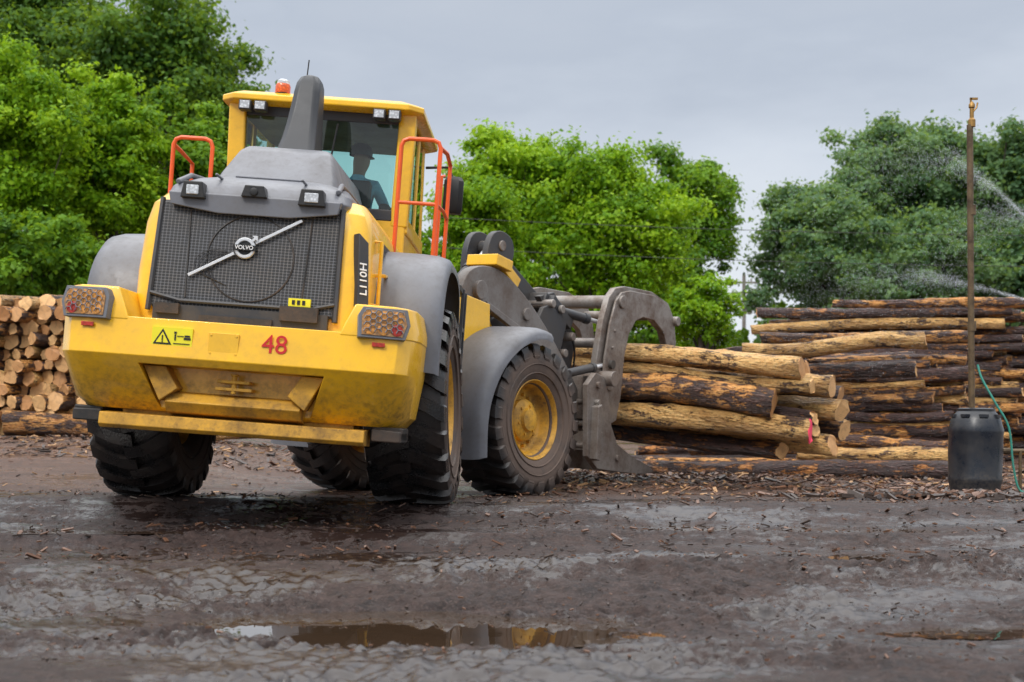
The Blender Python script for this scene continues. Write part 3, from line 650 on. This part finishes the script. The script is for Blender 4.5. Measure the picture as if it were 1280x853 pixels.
mb.prism([(.2,2.02),(1.2,1.66),(1.6,1.34),(1.55,1.28),(1.1,1.60),(.2,1.95)],'x',.52,.54)
fpart(mb,'lift_arm',ARM,.01)
mb=MB()
tl=smoothp([(.45,1.75),(.62,2.2),(.66,2.6),(.76,2.80),(.95,2.84),(1.12,2.76),(1.16,2.60),(1.08,2.48),(1.0,2.54),(.93,2.5),(.88,2.3),(.98,2.0),(1.12,1.7),(.9,1.55)],3)
for s in (-1,1): mb.prism(tl,'x',s*.14-.04,s*.14+.04)
mb.lathe([(0,-.2),(.06,-.2),(.06,.2),(0,.2)],'x',16,1,Matrix.Translation((0,.92,2.68))); mb.lathe([(0,-.22),(.09,-.22),(.09,.22),(0,.22)],'x',16,0,Matrix.Translation((0,.8,1.8))); mb.lathe([(0,-.2),(.05,-.2),(.05,.2),(0,.2)],'x',16,1,Matrix.Translation((0,.80,2.25)))
fpart(mb,'tilt_lever',[DGREY,STEEL])
mb=MB(); mb.box((.36,.46,2.44),(.40,.30,.12),0,(-10,0,0)); mb.box((.42,.70,2.34),(.14,.34,.12),0,(-32,0,0)); fpart(mb,'lever_guard',YEL)
def cyl(p0,p1,r):
    mb=MB(); p0=Vector(p0);p1=Vector(p1); m=p0.lerp(p1,.62); mb.tube([p0,m],r,14,0); mb.tube([m,m+(p1-p0).normalized()*.06],r*1.15,14,0); mb.tube([m,p1],r*.5,12,1)
    for q in (p0,p1): mb.lathe([(0,-.09),(r*1.05,-.09),(r*1.05,.09),(0,.09)],'x',14,0,Matrix.Translation(q))
    fpart(mb,'hydraulic_cylinder',[DGREY,SILVER],0)
cyl((0,.0,1.9),(0,.92,2.66),.075); cyl((.30,.4,.85),(.30,1.5,1.45),.075); cyl((-.30,.4,.85),(-.30,1.5,1.45),.075)
cyl((.22,1.7,2.08),(.55,2.65,1.92),.055); cyl((-.22,1.7,2.08),(-.55,2.65,1.92),.055); cyl((.64,1.55,1.30),(.64,2.5,1.45),.05)
mb=MB()
mb.prism([(.95,2.55),(1.1,2.62),(2.2,2.02),(2.3,1.85),(2.2,1.75),(2.05,1.86)],'x',-.08,.08)
for s in (-1,1):
    mb.prism([(1.55,2.18),(1.85,2.25),(2.15,2.02),(2.35,1.7),(2.25,1.2),(2.05,1.2),(2.08,1.62),(1.8,1.92)],'x',min(s*.2,s*.28),max(s*.2,s*.28))
mb.box((0,1.72,2.12),(.62,.2,.16),0,(-25,0,0)); mb.box((.32,1.9,2.02),(.12,.5,.14),0,(-30,0,0))
mb.prism([(1.2,1.60),(1.5,2.05),(1.75,2.12),(2.0,1.9),(1.9,1.6),(1.6,1.5)],'x',.32,.38)
for y,z in ((1.85,2.05),(2.1,1.75),(1.65,2.1),(1.95,1.55)): mb.lathe([(0,-.38),(.05,-.38),(.05,.42),(0,.42)],'x',12,1,Matrix.Translation((0,y,z)))
fpart(mb,'grapple_linkage',[DGREY,STEEL])
mb=MB()
mb.box((0,2.12,1.05),(1.5,.10,.5)); mb.box((0,2.15,.55),(1.6,.14,.22)); mb.lathe([(0,-.85),(.09,-.85),(.09,.85),(0,.85)],'x',18,0,Matrix.Translation((0,2.35,1.28)))
fork=[(1.88,1.20),(2.05,1.34),(2.24,1.30),(2.36,1.1),(2.42,.78),(2.60,.52),(2.95,.37),(3.36,.25),(3.54,.17),(3.3,.14),(2.7,.18),(2.18,.23),(1.95,.38)]
for x in (-.78,.70): mb.prism(fork,'x',x,x+.07)
for x in (-.35,.30): mb.prism(fork,'x',x,x+.06)
mb.prism([(2.0,.35),(2.0,.95),(2.08,.98),(2.08,.33)],'x',.74,.86)
for z in (.5,.75,1.0): mb.lathe([(0,-.84),(.035,-.84),(.035,.82),(0,.82)],'x',10,0,Matrix.Translation((0,2.08,z)))
for y,z in ((2.1,1.2),(2.15,.5),(2.6,.35)): mb.lathe([(0,.74),(.04,.74),(.04,.80),(0,.80)],'x',10,0,Matrix.Translation((0,y,z)))
fpart(mb,'log_fork',STEEL,.008)
clamp=[(2.24,.95),(2.26,1.5),(2.36,1.95),(2.48,2.24),(2.62,2.36),(2.85,2.40),(3.5,2.39),(3.93,2.28),(4.10,2.10),(4.18,1.80),(4.17,1.44),(4.03,1.42),(3.94,1.70),(3.80,1.92),(3.52,2.06),(3.22,2.08),(3.02,2.02),(2.86,1.84),(2.76,1.55),(2.72,1.05),(2.62,.72),(2.45,.66),(2.30,.75)]
mb=MB()
for x0 in (.56,-.66): mb.prism(clamp,'x',x0,x0+.08)
mb.prism([(p[0]*.9+.33,p[1]*.93+.12) for p in clamp],'x',.66,.69)
for y,z in ((3.5,2.24),(2.54,1.7),(3.92,2.12)): mb.lathe([(0,-.62),(.06,-.62),(.06,.62),(0,.62)],'x',14,0,Matrix.Translation((0,y,z)))
mb.lathe([(0,-.62),(.08,-.62),(.08,.72),(0,.72)],'x',14,0,Matrix.Translation((0,2.70,2.20)))
mb.lathe([(0,.52),(.11,.52),(.11,.72),(0,.72)],'x',18,0,Matrix.Translation((0,2.47,1.25))); mb.lathe([(0,.52),(.06,.52),(.06,.74),(0,.74)],'x',16,0,Matrix.Translation((0,4.04,2.06)))
for q in (1.45,1.65,1.85): mb.lathe([(0,.64),(.022,.64),(.022,.71),(0,.71)],'x',6,0,Matrix.Translation((0,2.48+(q-1.45)*.2,q)))
fpart(mb,'grapple_clamp',STEEL,.01)
mb=MB()
for k in range(4):
    x=-.2+k*.13; mb.tube(smoothp([(x,.8,1.9),(x+.03,1.3,2.08-.04*k),(x,1.8,1.85+.04*k),(x+.15,2.2,1.7),(x+.1,2.3,1.3)],5),.012,6)
fpart(mb,'hydraulic_hose',BLACK,0)

# ---------------- driver
def person(M):
    P=[(0,0,0)];Rd=[.14];E=[]
    def add(p,r,par): P.append(p);Rd.append(r);E.append((par,len(P)-1)); return len(P)-1
    s1=add((0,.01,.2),.13,0); ch=add((0,.03,.40),.15,s1); nb=add((0,.03,.53),.065,ch); nk=add((0,.04,.58),.055,nb); h1=add((0,.065,.65),.078,nk); h2=add((0,.055,.73),.092,h1); h3=add((0,.05,.79),.07,h2)
    no=add((0,.16,.70),.014,h2)
    for s in (-1,1):
        a=add((s*.18,.03,.46),.065,ch); e_=add((s*.25,.18,.24),.045,a); w_=add((s*.16,.42,.30),.028,e_); pm=add((s*.14,.49,.325),.03,w_)
        for k in range(4):
            f1=add((s*.14+(k-1.5)*.019,.535,.335),.009,pm); f2=add((s*.14+(k-1.5)*.02,.56-.004*k,.31),.008,f1)
        t1=add((s*.10,.48,.33),.009,pm); add((s*.08,.51,.335),.008,t1)
        hp=add((s*.09,.06,-.01),.085,0); kn=add((s*.12,.44,.02),.06,hp); an=add((s*.12,.52,-.36),.04,kn); add((s*.12,.64,-.40),.035,an)
    me=bpy.data.meshes.new('p'); me.from_pydata(P,E,[]); ob=bpy.data.objects.new('p',me); COL.objects.link(ob)
    sk=ob.modifiers.new('s','SKIN'); 
    for i,r in enumerate(Rd): me.skin_vertices[0].data[i].radius=(r,r)
    me.skin_vertices[0].data[0].use_root=True
    su=ob.modifiers.new('u','SUBSURF'); su.levels=2; su.render_levels=2
    bpy.context.view_layer.update(); m2=bpy.data.meshes.new_from_object(ob.evaluated_get(bpy.context.evaluated_depsgraph_get())); bpy.data.objects.remove(ob)
    m2.materials.clear(); [m2.materials.append(m) for m in (SHIRT,SKIN,JEANS)]
    for p in m2.polygons:
        c=p.center; p.use_smooth=True
        p.material_index=1 if (c.z>.56 or (c.y>.22 and c.z>.18)) else (2 if c.z<.06 else 0)
    o=bpy.data.objects.new('person',m2); COL.objects.link(o); o.matrix_world=M
    mb=MB(); mb.lathe([(.105,.74),(.107,.77),(.095,.815),(.06,.85),(0,.86)],'z',20,0,Matrix.Translation((0,.055,0))); mb.prism([(-.07,.14),(.07,.14),(.06,.22),(.0,.245),(-.06,.22)],'z',.745,.757)
    mb.build('cap',INKB,o,ID)
    return o
pr=person(ROOT@MR@Matrix.Translation((.24,1.58,2.33))@Euler((0,0,rad(-18))).to_matrix().to_4x4())
top(pr,'seated operator in dark cap and light blue shirt holding the wheel','person')

# ================================================================ LOGS
def log_mesh(Ln,r0,r1,seed,bk,cutmat):
    n=22; m=max(10,int(Ln*7)); rnd=random.Random(seed); off=rnd.random()*100; bend=rnd.uniform(-.08,.08)*min(1,Ln/4); b2=rnd.uniform(-.05,.05)
    v=[];f=[];mi=[]; sk1=rnd.uniform(-.25,.25); sk2=rnd.uniform(-.25,.25)
    knots=[(rnd.uniform(.3,Ln-.3),rnd.uniform(0,6.28)) for _ in range(int(Ln*2))]
    for j in range(m+1):
        t=j/m; x=t*Ln; r=r0+(r1-r0)*t
        for k in range(n):
            a=2*math.pi*k/n
            q=noise.fractal(Vector((x*1.1+off,math.cos(a)*1.3,math.sin(a)*1.3)),1,2,3)
            rr=r*(1+.16*q)+.017*noise.noise(Vector((x*9,math.cos(a)*5+off,math.sin(a)*5)))
            for kx,ka in knots:
                dd=((x-kx)/.08)**2+((math.cos(a)-math.cos(ka))**2+(math.sin(a)-math.sin(ka))**2)*14
                rr+=.028*math.exp(-dd)
            xx=x
            if j in (0,m): xx+=.03*noise.noise(Vector((math.cos(a)*2+off,math.sin(a)*2,0)))+rr*(sk1*math.cos(a)+sk2*math.sin(a))
            v.append((xx,rr*math.cos(a)+bend*math.sin(math.pi*t),rr*math.sin(a)+b2*math.sin(2*math.pi*t)))
    for j in range(m):
        for k in range(n): f.append((j*n+k,j*n+(k+1)%n,(j+1)*n+(k+1)%n,(j+1)*n+k)); mi.append(0)
    f.append(list(range(n-1,-1,-1))); mi.append(1); f.append([m*n+k for k in range(n)]); mi.append(1)
    me=bpy.data.meshes.new('log'); me.from_pydata(v,[],f); me.materials.append(bk); me.materials.append(cutmat); me.polygons.foreach_set('material_index',mi)
    bm=bmesh.new(); bm.from_mesh(me); bmesh.ops.recalc_face_normals(bm,faces=bm.faces); bm.to_mesh(me); bm.free()
    me.polygons.foreach_set('use_smooth',[i==0 for i in mi]); return me
LC=[0]
KL={0:'dark bark-covered log',1:'half peeled log',2:'peeled orange log'}
def put_log(p0,p1,r0,r1,kind,where,group,cutmat=None,label=None):
    p0=Vector(p0);p1=Vector(p1); d=p1-p0; LC[0]+=1
    me=log_mesh(d.length,r0,r1,LC[0],BARKS[kind],cutmat or CUT); o=bpy.data.objects.new('log',me); COL.objects.link(o)
    M=d.to_track_quat('X','Z').to_matrix().to_4x4(); o.matrix_world=Matrix.Translation(p0)@M@Euler((random.uniform(0,6.28),0,0)).to_matrix().to_4x4()
    top(o,label or (KL[kind]+' '+where),'log',group); return o
fx=Vector((math.sin(rad(35)),math.cos(rad(35)))); rt=rv
held=[(3.3,1.31,2.80,.125,2,3.8,0),(3.1,.90,2.54,.170,1,4.4,0),(3.60,1.10,3.04,.130,2,4.6,0),(3.74,.82,3.10,.130,2,4.6,0),(3.15,.58,2.96,.150,2,4.8,1),(3.58,.42,3.05,.120,2,4.6,0),(3.95,1.0,3.0,.12,0,4.2,0),(4.0,.6,3.03,.12,1,4.4,0),(3.42,.74,2.90,.08,0,4.4,0),(3.68,1.32,2.7,.09,1,4.2,0),(3.3,1.10,2.92,.085,2,4.0,0),(3.45,.60,2.9,.07,2,4.2,0),(3.3,.36,2.55,.10,0,4.4,0),(3.9,1.25,2.4,.08,0,3.8,0)]
for y,z,t,r,k,ln_,pk in held:
    e=cF+fx*y+rt*t; s=cF+fx*y+rt*(t-ln_)
    put_log((s.x,s.y,z+.085*ln_+random.uniform(-.02,.05)),(e.x,e.y,z-.02),r*.85,r,k,'held in the loader grapple','logs held in the grapple',CUTPINK if pk else None,'peeled log with pink painted end held in the grapple' if pk else None)
def pile(cx,cy,u,rows,per,lenr,rj,zb,back,jit,group,where,kinds,rr=(.10,.15)):
    u=Vector(u).normalized(); v=Vector((-u.y,u.x)); z=zb
    for r in range(rows):
        rad_=random.uniform(*rr)
        for c in range(per):
            ra=rad_*random.uniform(.8,1.25); off=v*(c*rj+r*back+(r%2)*rj*.4+random.uniform(-.06,.06))
            Lg=random.uniform(*lenr); e=Vector((cx,cy))+off+u*random.uniform(-jit,jit); s=e-u*Lg+v*random.uniform(-.12,.12)
            tilt=random.uniform(-.05,.05)
            k=random.choice(kinds); put_log((s.x,s.y,z+rad_+tilt),(e.x,e.y,z+rad_-tilt*.5),ra*.88,ra,k,where,group)
        z+=rad_*1.50
G1='logs stacked in the wet log pile'
pile(6.2,19.2,(.94,-.28),14,2,(2.4,3.2),.20,-.02,.045,.35,G1,'stacked in the front pile',[0,0,0,1,1,2],rr=(.062,.098))
pile(6.1,20.1,(.94,-.22),15,2,(3.6,4.6),.22,0,.05,.4,G1,'stacked in the middle pile',[0,0,0,1,1,2],rr=(.064,.096))
pile(8.0,21.5,(.95,-.24),23,2,(3.3,4.2),.21,0,.03,.35,G1,'stacked in the tall log pile',[0,0,0,1,1,2],rr=(.062,.088))
pile(10.3,22.6,(.95,-.3),19,2,(2.4,3),.22,0,.03,.25,G1,'stacked in the tall log pile',[0,0,1],rr=(.066,.094))
put_log((3.35,19.7,1.76),(5.75,18.9,1.82),.09,.12,2,'lying across the front pile',G1)
put_log((2.9,20.2,1.66),(4.6,19.8,1.77),.08,.09,0,'lying across the front pile',G1)
put_log((3.7,20.2,1.96),(6.6,19.6,1.93),.08,.09,1,'lying across the front pile',G1)
put_log((3.0,19.9,1.36),(5.7,19.2,1.45),.09,.11,0,'lying across the front pile',G1)
put_log((5.0,21.2,2.56),(8.0,20.6,2.50),.06,.08,1,'on top of the tall pile',G1)
G2='loose logs on the ground'
put_log((1.25,18.9,.08),(5.75,17.2,.04),.12,.14,0,'lying on muddy ground by the pile',G2)
put_log((1.9,19.6,.10),(5.9,18.1,.08),.10,.12,1,'lying on muddy ground by the pile',G2)
put_log((3.9,18.6,.27),(6.1,17.9,.20),.09,.11,2,'lying on muddy ground by the pile',G2)
put_log((4.2,18.9,.44),(6.15,18.1,.38),.08,.10,1,'lying on muddy ground by the pile',G2)
put_log((1.6,20.6,.12),(4.6,19.4,.12),.10,.12,0,'lying on muddy ground by the pile',G2)
put_log((2.6,19.9,.30),(4.9,19.0,.30),.09,.10,1,'lying on muddy ground by the pile',G2)
put_log((3.3,18.35,.07),(5.2,17.75,.06),.06,.07,2,'lying on muddy ground by the pile',G2)
G3='cut logs stacked in the rear pile'
u=Vector((.30,.95)).normalized()
zz=.50; row=0
while zz<2.70:
    for c in range(13):
        ra=random.uniform(.085,.15); x=-9.2+c*.235+(row%2)*.11+random.uniform(-.03,.03)
        if x>-6.75-.035*row: continue
        if x<-8.75: continue
        y=21.9+random.uniform(-.25,.2); z=zz+.13+random.uniform(-.025,.025)
        put_log((x,y,z),(x+u.x*3.4+random.uniform(-.1,.1),y+u.y*3.4,z+random.uniform(-.03,.03)),ra,ra*.9,random.choice([0,1,1,2]),'in the stack with cut ends showing',G3)
    zz+=.2; row+=1
put_log((-7.72,20.7,.70),(-3.9,22.4,.66),.19,.18,1,'lying in front of the stack',G3)
put_log((-5.2,20.6,.62),(-3.4,21.4,.58),.13,.12,2,'lying in front of the stack',G3)
print('logs',LC[0])
# ---------------- barrel with sprinkler pole and hose
bx,by=4.78,14.05; bz=T(bx,by)-.01
SB=Matrix.Diagonal((1,1,1.04,1))
mb=MB(); mb.lathe([(0,0),(.205,0),(.235,.02),(.250,.07),(.258,.12),(.270,.15),(.270,.18),(.264,.2),(.273,.42),(.270,.6),(.277,.63),(.276,.66),(.262,.70),(.250,.75),(.225,.80),(.19,.835),(.19,.86),(.165,.87),(0,.865)],'z',40)
for k in range(8):
    a=k*math.pi/4; mb.box((.225*math.cos(a),.225*math.sin(a),.79),(.05,.09,.03),0,(0,0,math.degrees(a)))
dr=mb.build('barrel',DRUM,None,Matrix.Translation((bx,by,bz))@Euler((0,rad(1),0)).to_matrix().to_4x4()@SB,0,40); top(dr,'dark blue plastic barrel weighting the sprinkler pole','barrel')
mb=MB(); H=4.03; mb.tube([(0,0,.86),(-.01,0,2.2),(-.02,0,H-.2)],.033,12); 
for z in (1.7,2.9): mb.lathe([(.034,z),(.044,z),(.044,z+.1),(.034,z+.1)],'z',12)
po=mb.build('sprinkler_pole',POLE,None,Matrix.Translation((bx-.03,by,bz)),0); top(po,'tall rusty sprinkler pole standing in a plastic barrel','sprinkler')
mb=MB(); mb.lathe([(0,H-.22),(.038,H-.22),(.038,H-.15),(.022,H-.13),(.022,H-.03),(.032,H-.02),(.032,H+.01),(.012,H+.04),(0,H+.04)],'z',12); mb.box((.02,0,H+.07),(.08,.02,.022)); mb.box((-.01,0,H+.02),(.015,.02,.12)); mb.tube([(0,0,H-.08),(.05,0,H-.02),(.06,0,H+.03)],.009)
mb.build('sprinkler_head',BRASS,po,ID,0)
mb=MB(); mb.tube(smoothp([(.02,-.03,1.35),(.05,-.08,1.2),(.16,-.16,.95),(.28,-.20,.7),(.32,-.22,.3),(.38,-.25,.06),(.55,-.3,.03),(.7,-.2,.03),(.55,-.1,.04),(.42,-.22,.05),(.8,-.35,.03),(1.4,-.3,.03)],6),.011,8)
hs=mb.build('hose',HOSE,None,Matrix.Translation((bx,by,bz)),0); top(hs,'teal green water hose trailing from the sprinkler pole','hose')
mb=MB(); mb.tube([(.27,.05,.46),(1.6,.25,.47)],.022,8); mb.lathe([(0,.30),(.035,.30),(.035,.38),(0,.38)],'x',10,0,Matrix.Translation((0,.05,.46))); mb.tube([(.5,.08,.46),(.5,.08,0)],.018,8)
wp=mb.build('water_pipe',POLE,None,Matrix.Translation((bx,by,bz)),0); top(wp,'rusty horizontal supply pipe beside the barrel','water pipe')
# ---------------- bark debris
mb=MB(); rnd=random.Random(3)
def chip(x,y,s,flat=.25,mats=(0,0,1,1,2)):
    z=T(x,y); a=s*rnd.uniform(.6,2.2); b2=s*rnd.uniform(.25,.6)
    mb.box((x,y,z+.01+s*.12),(a,b2,s*flat*rnd.uniform(.4,1)),rnd.choice(mats),(rnd.uniform(-25,25),rnd.uniform(-25,25),rnd.uniform(0,360)))
for i in range(2800):
    y=12.6+rnd.random()**.6*7.4; x=rnd.uniform(.3,7)+(y-16)*.1
    if y<14.5 and noise.noise(Vector((x*1.3,y*1.3,0)))<rnd.uniform(-.3,.3): continue
    chip(x,y,rnd.uniform(.03,.09),.25,(0,0,0,1,1,1,2))
for i in range(1300):
    y=10.2+rnd.random()*9; x=rnd.uniform(-7,7); chip(x,y,rnd.uniform(.012,.045),.25,(0,0,1,1,2))
for i in range(750):
    x=rnd.gauss(3.75,.5); y=rnd.gauss(12.6,.5); chip(x,y,rnd.uniform(.03,.11),.4,(0,0,0,1,1))
for i in range(2400):
    y=rnd.uniform(5.2,11.5); x=rnd.uniform(-.45,.45)*y; chip(x,y,rnd.uniform(.006,.018),.7,(0,0,0,1,1))
for i in range(400):
    y=rnd.uniform(7.5,11.5); x=rnd.uniform(-.42,.42)*y; chip(x,y,rnd.uniform(.02,.05),.3,(0,0,1,1))
for i in range(900):
    y=rnd.uniform(17,22); x=rnd.uniform(-9,-2.5); chip(x,y,rnd.uniform(.03,.09))
CH=[paint('chip_dark',(.03,.018,.013),.35,0,(.08,.05,.035),.6,20,None,0),paint('chip_brown',(.15,.07,.038),.35,0,(.05,.03,.02),.6,20,None,0),paint('chip_tan',(.42,.24,.11),.5,0,(.15,.08,.04),.6,20,None,0)]
db=mb.build('bark_debris',CH,None,None,0,0); top(db,'scattered bark chips and wood debris on wet ground','debris',kind='stuff')

# ================================================================ TREES
def leaf_mesh(P,Nn,size,tint,mat,seed):
    rng=np.random.default_rng(seed); n=len(P)
    Nn=Nn/np.linalg.norm(Nn,axis=1,keepdims=True)
    a=rng.normal(size=(n,3)); t=np.cross(Nn,a); t/=np.linalg.norm(t,axis=1,keepdims=True); b=np.cross(Nn,t)
    s=size*rng.uniform(.6,1.35,size=(n,1)); w=s*rng.uniform(.45,.75,size=(n,1))
    V=np.stack([P-t*s,P+b*w+Nn*s*.15,P+t*s,P-b*w+Nn*s*.15],1).reshape(-1,3)
    me=bpy.data.meshes.new('crown'); me.vertices.add(4*n); me.vertices.foreach_set('co',V.astype(np.float32).ravel())
    me.loops.add(4*n); me.loops.foreach_set('vertex_index',np.arange(4*n,dtype=np.int32)); me.polygons.add(n); me.polygons.foreach_set('loop_start',np.arange(0,4*n,4,dtype=np.int32))
    me.update(calc_edges=True)
    at=me.attributes.new('tint','FLOAT','POINT'); at.data.foreach_set('value',np.repeat(tint,4).astype(np.float32))
    me.materials.append(mat); return me
def crown(seed,rx,ry,rz,n,leaf,mat,K=60,low=-.8):
    rng=np.random.default_rng(seed)
    D=rng.normal(size=(K,3)); D/=np.linalg.norm(D,axis=1,keepdims=True); D[:,2]=np.where(D[:,2]<low,-D[:,2],D[:,2])
    rf=rng.uniform(.25,.95,size=(K,1))**.75
    f=1+.26*np.array([noise.noise(Vector(d)*2.3+Vector((seed*3.3,0,0))) for d in D])[:,None]*2
    C=D*rf*f*np.array([rx,ry,rz]); rc=min(rx,rz)*rng.uniform(.08,.25,size=K)
    w=rc**2; w/=w.sum(); idx=rng.choice(K,size=n,p=w)
    d=rng.normal(size=(n,3)); out=C/np.linalg.norm(C,axis=1,keepdims=True); d=d/np.linalg.norm(d,axis=1,keepdims=True)+out[idx]*.25+np.array([0,0,.2]); d/=np.linalg.norm(d,axis=1,keepdims=True)
    rad_=rng.uniform(0,1,size=(n,1))**.5*rng.choice([1,1,1,1.6],size=(n,1))
    P=C[idx]+d*rc[idx][:,None]*rad_*np.array([1.25,1.25,.8])*(1+.38*np.sin(d[:,:1]*7+idx[:,None])*np.cos(d[:,2:]*9+idx[:,None]*2))
    Nn=d+rng.normal(size=(n,3))*.65+np.array([0,0,.35])
    ct=rng.uniform(.1,.85,size=K); tint=np.clip(ct[idx]+rng.normal(size=n)*.18,0,1)
    return leaf_mesh(P,Nn,leaf,tint,mat,seed),C
def tree(px,py,wpx,hpx,d,mat,seed,label,n=16000,leaf=.13,K=60):
    s=1700/d; x=(px-640)/s; zc=.56+(540-py)/s; rx=wpx/2/s; rz=hpx/2/s; y=d
    g0=T0(x,y)
    root=empty('tree',Matrix.Translation((x,y,g0))); top(root,label,'tree')
    me,C=crown(seed,rx,rx*.85,rz,int(n*1.85),leaf*.70,mat,int(K*2.8))
    h=zc-g0; rnd=random.Random(seed)
    mb=MB(); tr=max(.12,rx*.06)
    mb.tube([(0,0,-.1),(rnd.uniform(-.1,.1),0,h*.35),(rnd.uniform(-.2,.2),rnd.uniform(-.2,.2),h*.7),(0,0,h+rz*.4)],[tr*1.25,tr,tr*.75,tr*.25],10)
    for c in C[::10]:
        c=Vector(c); mb.tube([(0,0,h*.55+c.z*.2),(c.x*.4,c.y*.4,h*.75+c.z*.5),(c.x*.9,c.y*.9,h+c.z*.9)],[tr*.45,tr*.3,tr*.08],6)
    mb.build('trunk',TRUNK,root,ID,0)
    mkobj('crown',me,root,Matrix.Translation((0,0,h)),0,0)
    return root
LD='tall dark green tree behind the yard'; LB='bright green leafy tree beside the log stack'
tree(180,105,270,230,50,F_DK,11,LD,26000,.15,80)
tree(50,80,230,220,52,F_DK,12,LD,22000,.15,70)
tree(265,150,110,150,51,F_DK,18,LD,10000,.15,50)
tree(110,230,330,260,54,F_DK,13,LD,22000,.16,80)
tree(20,215,190,300,36,F_BR,14,LB,27000,.10,80)
tree(145,235,150,260,38,F_BR,15,LB,22000,.105,70)
tree(240,245,150,240,40,F_MD,16,'green leafy tree behind the loader',18000,.115,60)
tree(60,350,260,140,34,F_MD,17,'low green tree beside the log stack',17000,.11,50)
tree(640,250,185,170,44,F_BR,21,'bright green leafy tree behind the loader',22000,.115,70)
tree(752,308,200,245,42,F_BR,22,'bright green rounded tree behind the loader',30000,.11,90)
tree(600,325,150,180,40,F_BR,23,'bright green leafy tree behind the loader',18000,.105,60)
tree(855,275,140,150,52,F_MD,24,'darker green tree with rounded crown',18000,.13,60)
tree(820,365,140,190,50,F_MD,25,'darker green tree with rounded crown',16000,.13,60)
tree(880,400,90,115,38,F_BR,26,'small bright green tree near the log pile',10000,.085,40)
LH='large tree behind the log pile, leaves coloured bluish for haze'
tree(1030,300,165,170,52,F_HZ,31,LH,19000,.14,70)
tree(1118,232,170,165,54,F_HZ,32,LH,20000,.14,70)
tree(1190,250,120,150,53,F_HZ,37,LH,12000,.14,50)
tree(1235,255,180,170,53,F_HZ,33,LH,21000,.14,70)
tree(1090,348,290,155,50,F_HZ,34,LH,26000,.14,90)
tree(1260,348,220,165,51,F_HZ,35,LH,18000,.14,70)
tree(1340,265,160,230,52,F_HZ,36,LH,12000,.14,60)
rng=np.random.default_rng(5); n=80000
xx=rng.uniform(-34,34,n); hh=2.4+1.0*np.sin(xx*.7)+.7*np.sin(xx*1.9+1)+.5*np.sin(xx*4.3); gap=np.clip(1-np.abs(xx-10)/1.3,0,1); hh=hh*(1-gap*.6)+1.2
P=np.stack([xx,56+rng.uniform(-2,2,n),.4+np.clip(hh*1.25,1.8,9)*rng.uniform(0,1,n)**.6],1); Nn=rng.normal(size=(n,3))+np.array([0,-.8,.6])
me=leaf_mesh(P,Nn,.22,np.clip(.35+.35*np.sin(xx*2.3)+rng.normal(size=n)*.2,0,1),F_MD,9); me.name='undergrowth'
ug=mkobj('undergrowth',me,smooth=0); top(ug,'dense green undergrowth along the edge of the yard','undergrowth',kind='stuff')

ux,uy=(930-640)/1700*66,66
mb=MB(); mb.tube([(0,0,0),(0,0,7.7)],[.12,.08],10); mb.box((0,0,7.3),(1.5,.08,.08)); mb.box((0,0,6.8),(1.2,.08,.08))
for x in (-.7,-.35,.35,.7): mb.lathe([(0,7.33),(.04,7.33),(.03,7.5),(0,7.51)],'z',8,0,Matrix.Translation((x,0,0)))
mb.lathe([(0,5.8),(.16,5.8),(.16,6.3),(0,6.3)],'z',12,0,Matrix.Translation((.25,0,0)))
up=mb.build('utility_pole',WOODP,None,Matrix.Translation((ux,uy,.5)),0); top(up,'wooden utility pole with crossarms among the trees','utility pole')
for i in range(2):
    mb=MB(); mb.tube([(-2+t*42,36-2*t,5.6-i*.8+1.6*(2*t-1)**2*.4) for t in np.linspace(0,1,14)],.008,5)
    wv=mb.build('power_line',BLACK,None,None,0); top(wv,'thin black overhead power line crossing before the trees','power line','overhead wires')
# water spray
m,nt,b=nm('water_drops'); b.inputs['Roughness'].default_value=.15
tcx=N(nt,'ShaderNodeTexCoord').outputs['Object']; L(nt,mix(nt,noise_node(nt,tcx,3),(.68,.74,.80),(.85,.88,.92)),b.inputs['Base Color'])
def spray(start,vel,n,spread,t0,t1,seed,r0=.0010,r1=.0024,k0=.006):
    rng=random.Random(seed); mb=MB()
    for i in range(n):
        t=t0+rng.random()*(t1-t0); k=k0+spread*(t-t0)**2
        p=Vector(start)+Vector(vel)*t+Vector((0,0,-4.9*t*t))+Vector((rng.gauss(0,k),rng.gauss(0,k),rng.gauss(0,k*.6)-abs(rng.gauss(0,k))*1.2))
        r=rng.uniform(r0,r1); mb.add([p+Vector(q)*r for q in ((1,0,0),(-1,0,0),(0,1,0),(0,-1,0),(0,0,1.8),(0,0,-1.8))],[(0,2,4),(2,1,4),(1,3,4),(3,0,4),(2,0,5),(1,2,5),(3,1,5),(0,3,5)])
    o=mb.build('water_spray',m,None,None,0,0); top(o,'arc of sprinkler water droplets over the log pile','water spray','sprinkler jets',kind='stuff')
spray((6.95,17.5,3.0),(-8.0,0,8.2),3000,2.0,0,.17,1,k0=.010)
spray((6.95,17.5,3.0),(-4.4,0,5.0),7500,2.0,.18,.95,11,k0=.06)
spray((7.0,18,2.25),(-9.0,0,3.1),2600,2.0,0,.19,2,k0=.010)
spray((7.0,18,2.25),(-6.6,0,3.0),4200,2.6,.16,.60,12,k0=.05)
spray((7.4,17.3,2.2),(-2.4,0,4.9),6000,1.0,.25,1.1,5,k0=.06)
